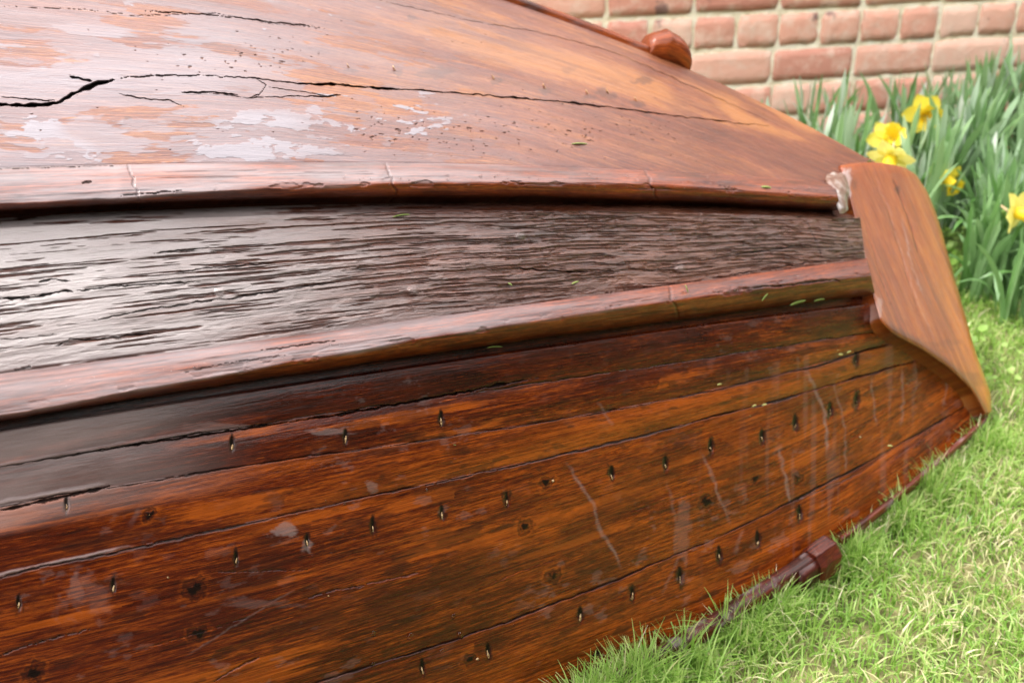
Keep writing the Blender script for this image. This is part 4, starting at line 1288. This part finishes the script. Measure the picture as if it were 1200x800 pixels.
def daffodil(px, py, d, face, size, root, label, pmat, seed):
    """face: direction the trumpet points to; size: petal length"""
    rnd = random.Random(seed)
    c = Vector(unproject(px, py, d).tolist())
    e = empty('daffodil', (root[0], root[1], 0))
    tag(e, label, 'flower', 'yellow daffodils in bloom beside the wall')
    f = Vector(face).normalized()
    u = f.cross(Vector((0, 0, 1))).normalized(); v_ = u.cross(f).normalized()
    bm = bmesh.new()
    for k in range(6):
        a = k * math.pi / 3 + rnd.uniform(-0.12, 0.12)
        rad = u * math.cos(a) + v_ * math.sin(a); tan = f.cross(rad)
        Lp = size * rnd.uniform(0.9, 1.05); wp_ = size * (0.42 if k % 2 else 0.50); tip = rnd.uniform(-0.15, 0.2); tw = rnd.uniform(-0.3, 0.3)
        rows = []
        for i in range(8):
            t = i / 7
            w = wp_ * (math.sin(math.pi * min(1, 0.12 + 0.86 * t)) ** 0.75) * (1 if t < 0.99 else 0.15)
            row = []
            for j in range(5):
                s = j / 2 - 1
                p = c + rad * (0.10 * size + Lp * t) + tan * (w * s * 0.9) + f * (0.08 * size * (s * s) + tip * size * t * t - 0.1 * size * t + tw * s * w * t - 0.02 * (k % 2) * size)
                row.append(bm.verts.new(p))
            rows.append(row)
        for i in range(7):
            for j in range(4):
                bm.faces.new([rows[i][j], rows[i][j + 1], rows[i + 1][j + 1], rows[i + 1][j]])
    o = simple_mesh('petals', bm, pmat, e)
    bm = bmesh.new(); rings = []
    for i in range(10):
        t = i / 9
        r = size * (0.26 + 0.12 * t + (0.22 * max(0, (t - 0.75) / 0.25) ** 1.5))
        ring = []
        for k in range(36):
            a = 2 * math.pi * k / 36
            ru = r * (1 + (0.10 * math.sin(a * 9 + seed) + 0.05 * math.sin(a * 5)) * max(0, (t - 0.6) / 0.4))
            ring.append(bm.verts.new(c + f * (size * 0.85 * t) + u * (ru * math.cos(a)) + v_ * (ru * math.sin(a))))
        rings.append(ring)
    for i in range(9):
        for k in range(36):
            bm.faces.new([rings[i][k], rings[i][(k + 1) % 36], rings[i + 1][(k + 1) % 36], rings[i + 1][k]])
    bm.faces.new(rings[0])
    o = simple_mesh('trumpet', bm, m_cor, e)
    # stem: rises, bends over just behind the flower
    back = c - f * size * 0.35
    top = back - f * size * 0.25 + Vector((0, 0, -0.004))
    pts = []
    r0 = Vector((root[0], root[1], 0))
    for i in range(15):
        t = i / 14
        p = r0.lerp(top, t); p.z = top.z * (1 - (1 - t) ** 1.25)
        pts.append(p)
    pts.append(back + Vector((0, 0, 0.002))); pts.append(c - f * 0.001)
    me_pts = [tuple(p) for p in pts]
    st_ = sweep('stem', me_pts, round_prof(0.0032, 0.0026, 8, 2), m_stem, e, up=(0.3, 0.9, 0.1))
    bm = bmesh.new()
    res = bmesh.ops.create_cone(bm, cap_ends=True, segments=10, radius1=0.0045, radius2=0.0015, depth=0.035)
    rot = (-f + Vector((0, 0, 0.5))).to_track_quat('Z', 'Y').to_matrix().to_4x4()
    bmesh.ops.transform(bm, matrix=Matrix.Translation(back) @ rot, verts=bm.verts)
    simple_mesh('spathe', bm, m_spathe, e)


DY = (0.0, -1, 0)
daffodil(1084, 133, 2.62, (-0.15, -1, -0.02), 0.047, (1.02, 2.62), 'tallest yellow daffodil, facing out with a round ruffled trumpet', m_pet, 1)
daffodil(1040, 164, 2.56, (0.15, -0.7, 0.55), 0.043, (0.92, 2.55), 'deep yellow daffodil just above the pale lemon one, its trumpet tipped up', m_pet, 2)
daffodil(1044, 184, 2.30, (-0.25, -0.6, -0.55), 0.045, (0.84, 2.36), 'pale lemon daffodil right behind the corner of the end board', m_pet2, 3)
daffodil(1110, 210, 2.50, (0.35, -0.8, -0.35), 0.036, (1.0, 2.50), 'small daffodil half hidden among leaves right of the end board', m_pet, 4)
daffodil(1190, 249, 2.25, (0.75, -0.75, 0.05), 0.042, (1.08, 2.28), 'daffodil cut by the right edge of the photo, seen from its side', m_pet2, 5)

rnd = random.Random(5)
spots = []
for cx_, cy_, hh, nn_ in [(0.72, 2.50, 0.34, 60), (0.80, 2.66, 0.35, 70), (0.93, 2.42, 0.33, 60), (0.95, 2.70, 0.37, 90), (1.08, 2.56, 0.38, 90),
                          (1.14, 2.78, 0.39, 90), (1.20, 2.48, 0.36, 90), (1.30, 2.66, 0.40, 90), (1.36, 2.86, 0.40, 90), (1.06, 2.36, 0.30, 70),
                          (1.42, 2.55, 0.38, 80), (1.55, 2.75, 0.40, 80), (1.22, 2.36, 0.31, 70), (1.65, 2.60, 0.38, 80), (1.80, 2.85, 0.40, 80),
                          (0.55, 2.62, 0.30, 50), (0.64, 2.42, 0.27, 30), (1.36, 2.40, 0.32, 70), (0.97, 2.14, 0.23, 60), (1.08, 2.07, 0.22, 60), (1.22, 2.12, 0.25, 70), (1.06, 2.24, 0.27, 70), (1.36, 2.20, 0.27, 70), (1.17, 2.00, 0.17, 40)]:
    spots.append((cx_, cy_, hh, nn_))
names = ['leftmost low clump of daffodil leaves behind the boat', ]
where = ['behind the boat end, left of the flowers', 'against the wall left of the tallest flower', 'under the pale lemon flower', 'behind the tallest flower against the wall',
         'right of the tallest flower', 'against the wall in the upper middle of the bed', 'right of the small half hidden flower', 'in the middle of the bed near the right edge',
         'against the wall at the far right', 'at the front beside the end board', 'at the right edge behind the cut-off flower', 'beyond the right edge by the wall',
         'at the front below the small flower', 'beyond the right edge in the middle row', 'farthest right against the wall', 'farthest left, hidden low behind the boat',
         'low behind the sloping boat edge', 'at the front right, behind the lowest flower', 'nearest the boat end, short', 'short and thick, in front of the small flower stem',
         'short, under the cut-off flower', 'in the second row beside the boat end', 'beyond the right edge at the front', 'shortest of all, at the lawn edge']
for (cx_, cy_, hh, nn_), wh in zip(spots, where):
    roots = [(rnd.gauss(0, 0.035), rnd.gauss(0, 0.03)) for _ in range(5)]
    V, F, T = strap_leaves(roots, rnd, nn_, hh * 0.62, hh * 1.05, 0.016)
    if cy_ < 2.3: T = [t * 0.5 for t in T]
    me = fast_mesh('daffodil_leaf_clump', V, F)
    at = me.attributes.new('tint', 'FLOAT', 'POINT'); at.data.foreach_set('value', np.array(T, np.float32))
    o = link_mesh('daffodil_leaf_clump', me, M_daff)
    o.location = (cx_, cy_, 0)
    tag(o, 'green daffodil leaf clump ' + wh, 'plant', 'clumps of daffodil leaves by the wall')

# ------------------------------------------------------------------ unseen dark leafy screen, added to keep the varnish reflections dark
m_added_hedge, nt, b = new_mat('added_hedge_dark')
tc = nt.nodes.new('ShaderNodeTexCoord')
c = ramp(nt, noise(nt, tc.outputs['Object'], 30, 6, 0.65), [(0.35, (0.010, 0.014, 0.007)), (0.65, (0.045, 0.055, 0.022))])
nt.links.new(c, b.inputs['Base Color']); b.inputs['Roughness'].default_value = 0.6
hp = np.array([(-1.3, -2.5), (0, -2.5), (1.5, -2.5), (3.0, -2.3), (4.1, -1.4), (4.6, 0.0), (4.8, 1.8), (4.9, 3.6)])
tt_ = np.linspace(0, 1, 260); tk = np.linspace(0, 1, len(hp))
hx, hy = np.interp(tt_, tk, hp[:, 0]), np.interp(tt_, tk, hp[:, 1])
tx, ty = np.gradient(hx), np.gradient(hy); tl_ = np.hypot(tx, ty); ox, oy = ty / tl_, -tx / tl_      # outward
ga = np.linspace(0, 1, 80)[:, None]
zz_ = np.interp(ga, [0, .44, .56, 1], [0, 3.3, 3.3, 0]); oo = np.interp(ga, [0, .44, .56, 1], [0, .1, .9, 1.0])
bmp = 0.4 * (fbm(tt_[None] * 40, ga * 20, 4, 3) - 0.5)
me = fast_mesh('added_hedge', np.stack([hx + ox * (oo - bmp), hy + oy * (oo - bmp), np.maximum(zz_ + bmp * (zz_ > 0.05), -0.01)], -1).reshape(-1, 3), grid_faces(80, 260))
o = link_mesh('added_hedge', me, m_added_hedge)
tag(o, 'unseen tall dark screen added behind the camera to darken the varnish reflections', 'added_hedge')

# ------------------------------------------------------------------ bits lying on the boat
m_clip, nt, b = new_mat('fresh_grass_clipping'); b.inputs['Base Color'].default_value = (0.17, 0.22, 0.05, 1); b.inputs['Roughness'].default_value = 0.5
m_husk, nt, b = new_mat('pale_seed_husk'); b.inputs['Base Color'].default_value = (0.50, 0.46, 0.16, 1); b.inputs['Roughness'].default_value = 0.5


def bit(name, px, py, L, Wd, rot, hh, mat, label, cat, group):
    nr, nk = 6, 14
    xs, ys, hs = [], [], []
    for i in range(nr):
        t = i / (nr - 1)
        for k in range(nk):
            a = 2 * math.pi * k / nk
            x, y = 0.75 * L * t * math.cos(a), 0.75 * Wd * t * math.sin(a) + 0.06 * L * (t * math.cos(a)) ** 2
            xs.append(px + x * math.cos(rot) - y * math.sin(rot)); ys.append(py + x * math.sin(rot) + y * math.cos(rot))
            hs.append(hh + 0.0012 * (1 - t * t) - 0.0012 * t)
    P, _ = hull_points(np.array(xs), np.array(ys), np.array(hs))
    F = [[i * nk + k, i * nk + (k + 1) % nk, (i + 1) * nk + (k + 1) % nk, (i + 1) * nk + k] for i in range(nr - 1) for k in range(nk)]
    o = link_mesh(name, fast_mesh(name, P, np.array(F)), mat)
    tag(o, label, cat, group)


G1, G2 = 'grass clippings stuck to the wet boat', 'pale seed husks stuck to the wet boat'
for px, py, L, Wd, rot, hh, lab in [
    (470, 252, 14, 1.3, -0.15, 0.0, 'green grass clipping at the top edge of the rough plank'),
    (674, 331, 6, 1.6, -0.35, 0.001, 'short green clipping on the rough plank near the middle of the boat'),
    (598, 333, 4, 1.5, 0.6, 0.001, 'tiny green clipping on the rough plank left of the middle of its lower edge'),
    (580, 406, 12, 1.3, -0.05, -0.008, 'green clipping in the dark gap under the lower strip'),
    (935, 354, 13, 2.2, -0.3, 0.004, 'green clipping hanging from the right end of the lower strip'),
    (960, 351, 9, 1.6, -0.2, 0.004, 'pale green clipping at the right end of the lower strip, nearest the end board'),
    (896, 348, 8, 1.3, -0.9, 0.020, 'thin upright clipping on the face of the lower strip'),
    (805, 338, 7, 1.0, 1.2, 0.022, 'straw coloured clipping across the lower strip'),
    (679, 168, 13, 1.2, 0.0, 0.011, 'long pale clipping on the upper planks above the strip'),
    (898, 219, 8, 1.8, 0.1, 0.022, 'green clipping on the right part of the upper strip'),
    (533, 521, 6, 1.3, 0.2, -0.010, 'short yellow clipping on the side planks below the middle of the lower strip')]:
    bit('grass_clipping', px, py, L, Wd, rot, hh, m_clip, lab, 'clipping', G1)
for px, py, lab in [
    (982, 410, 'topmost pale husk on the side planks by the end board'), (995, 412, 'pale husk just right of the topmost one'),
    (1026, 412, 'pale husk nearest the end board'), (985, 415, 'pale husk just below the topmost one'),
    (879, 487, 'husk at the upper left of the group on the right side planks'), (884, 475, 'husk on the seam above the others on the right side planks'),
    (896, 474, 'husk on the seam, right of its neighbour'), (889, 495, 'lowest and widest pale husk on the right side planks'),
    (843, 450, 'lone pale husk on the seam left of the group'), (1043, 522, 'pale husk low on the side near the grass')]:
    bit('seed_husk', px, py, random.uniform(3.5, 6), 1.8, random.uniform(-0.4, 0.1), -0.011, m_husk, lab, 'seed husk', G2)

m_drop, nt, b = new_mat('water_drop')
b.inputs['Base Color'].default_value = (1, 1, 1, 1); b.inputs['Transmission Weight'].default_value = 1.0; b.inputs['IOR'].default_value = 1.33; b.inputs['Roughness'].default_value = 0.02


def drops():
    V, F = [], []
    rr = random.Random(3)
    def put(px, py, r, hh):
        nr, nk = 5, 10
        xs, ys, hs = [], [], []
        for i in range(nr):
            t = i / (nr - 1)
            for k in range(nk):
                a = 2 * math.pi * k / nk
                q = 1 + 0.2 * math.sin(2 * a + px)
                xs.append(px + r * t * q * math.cos(a)); ys.append(py + 1.15 * r * t * q * math.sin(a)); hs.append(hh + r * 0.0005 * math.sqrt(max(0, 1 - t * t)) - 0.0003 * t)
        P, _ = hull_points(np.array(xs), np.array(ys), np.array(hs))
        b0 = len(V); V.extend(P.tolist())
        for i in range(nr - 1):
            for k in range(nk):
                F.append([b0 + i * nk + k, b0 + i * nk + (k + 1) % nk, b0 + (i + 1) * nk + (k + 1) % nk, b0 + (i + 1) * nk + k])
    for px, py, r in [(438, 742, 3.5), (481, 745, 4), (531, 722, 3), (540, 744, 3.5), (518, 762, 2.5), (500, 574, 2.5), (594, 679, 2), (638, 652, 2), (437, 778, 2.5), (563, 604, 2)]:
        put(px, py, r, -0.0112)
    for _ in range(120):
        px = rr.gauss(480, 230); py = cy(c_s3, px) + abs(rr.gauss(0, 70)) + 10
        if -20 < px < 1000 and py < cy(c_gun_lo, px) - 10: put(px, py, rr.uniform(0.7, 1.7), -0.0112)
    for _ in range(70):
        px = rr.uniform(150, 420); py = cy(c_s3, px) + 60 + 0.3 * (300 - px) + rr.gauss(0, 22)
        if py < 815: put(px, py, rr.uniform(0.8, 2.2), -0.0112)
    for _ in range(60):
        px = rr.uniform(0, 960); put(px, cy(c_b2t, px) * 0.6 + cy(c_b2b, px) * 0.4 + rr.gauss(0, 4), rr.uniform(0.7, 1.5), 0.0215)
    for _ in range(60):
        px = rr.uniform(380, 960); put(px, cy(c_b1t, px) * 0.55 + cy(c_b1b, px) * 0.45 + rr.gauss(0, 4), rr.uniform(0.7, 1.5), 0.0205)
    me = fast_mesh('water_drops', V, np.array(F))
    o = link_mesh('water_drops', me, m_drop)
    tag(o, 'scattered clear water drops on the varnished planks', 'water drops', kind='stuff')


drops()
#EXTRAS
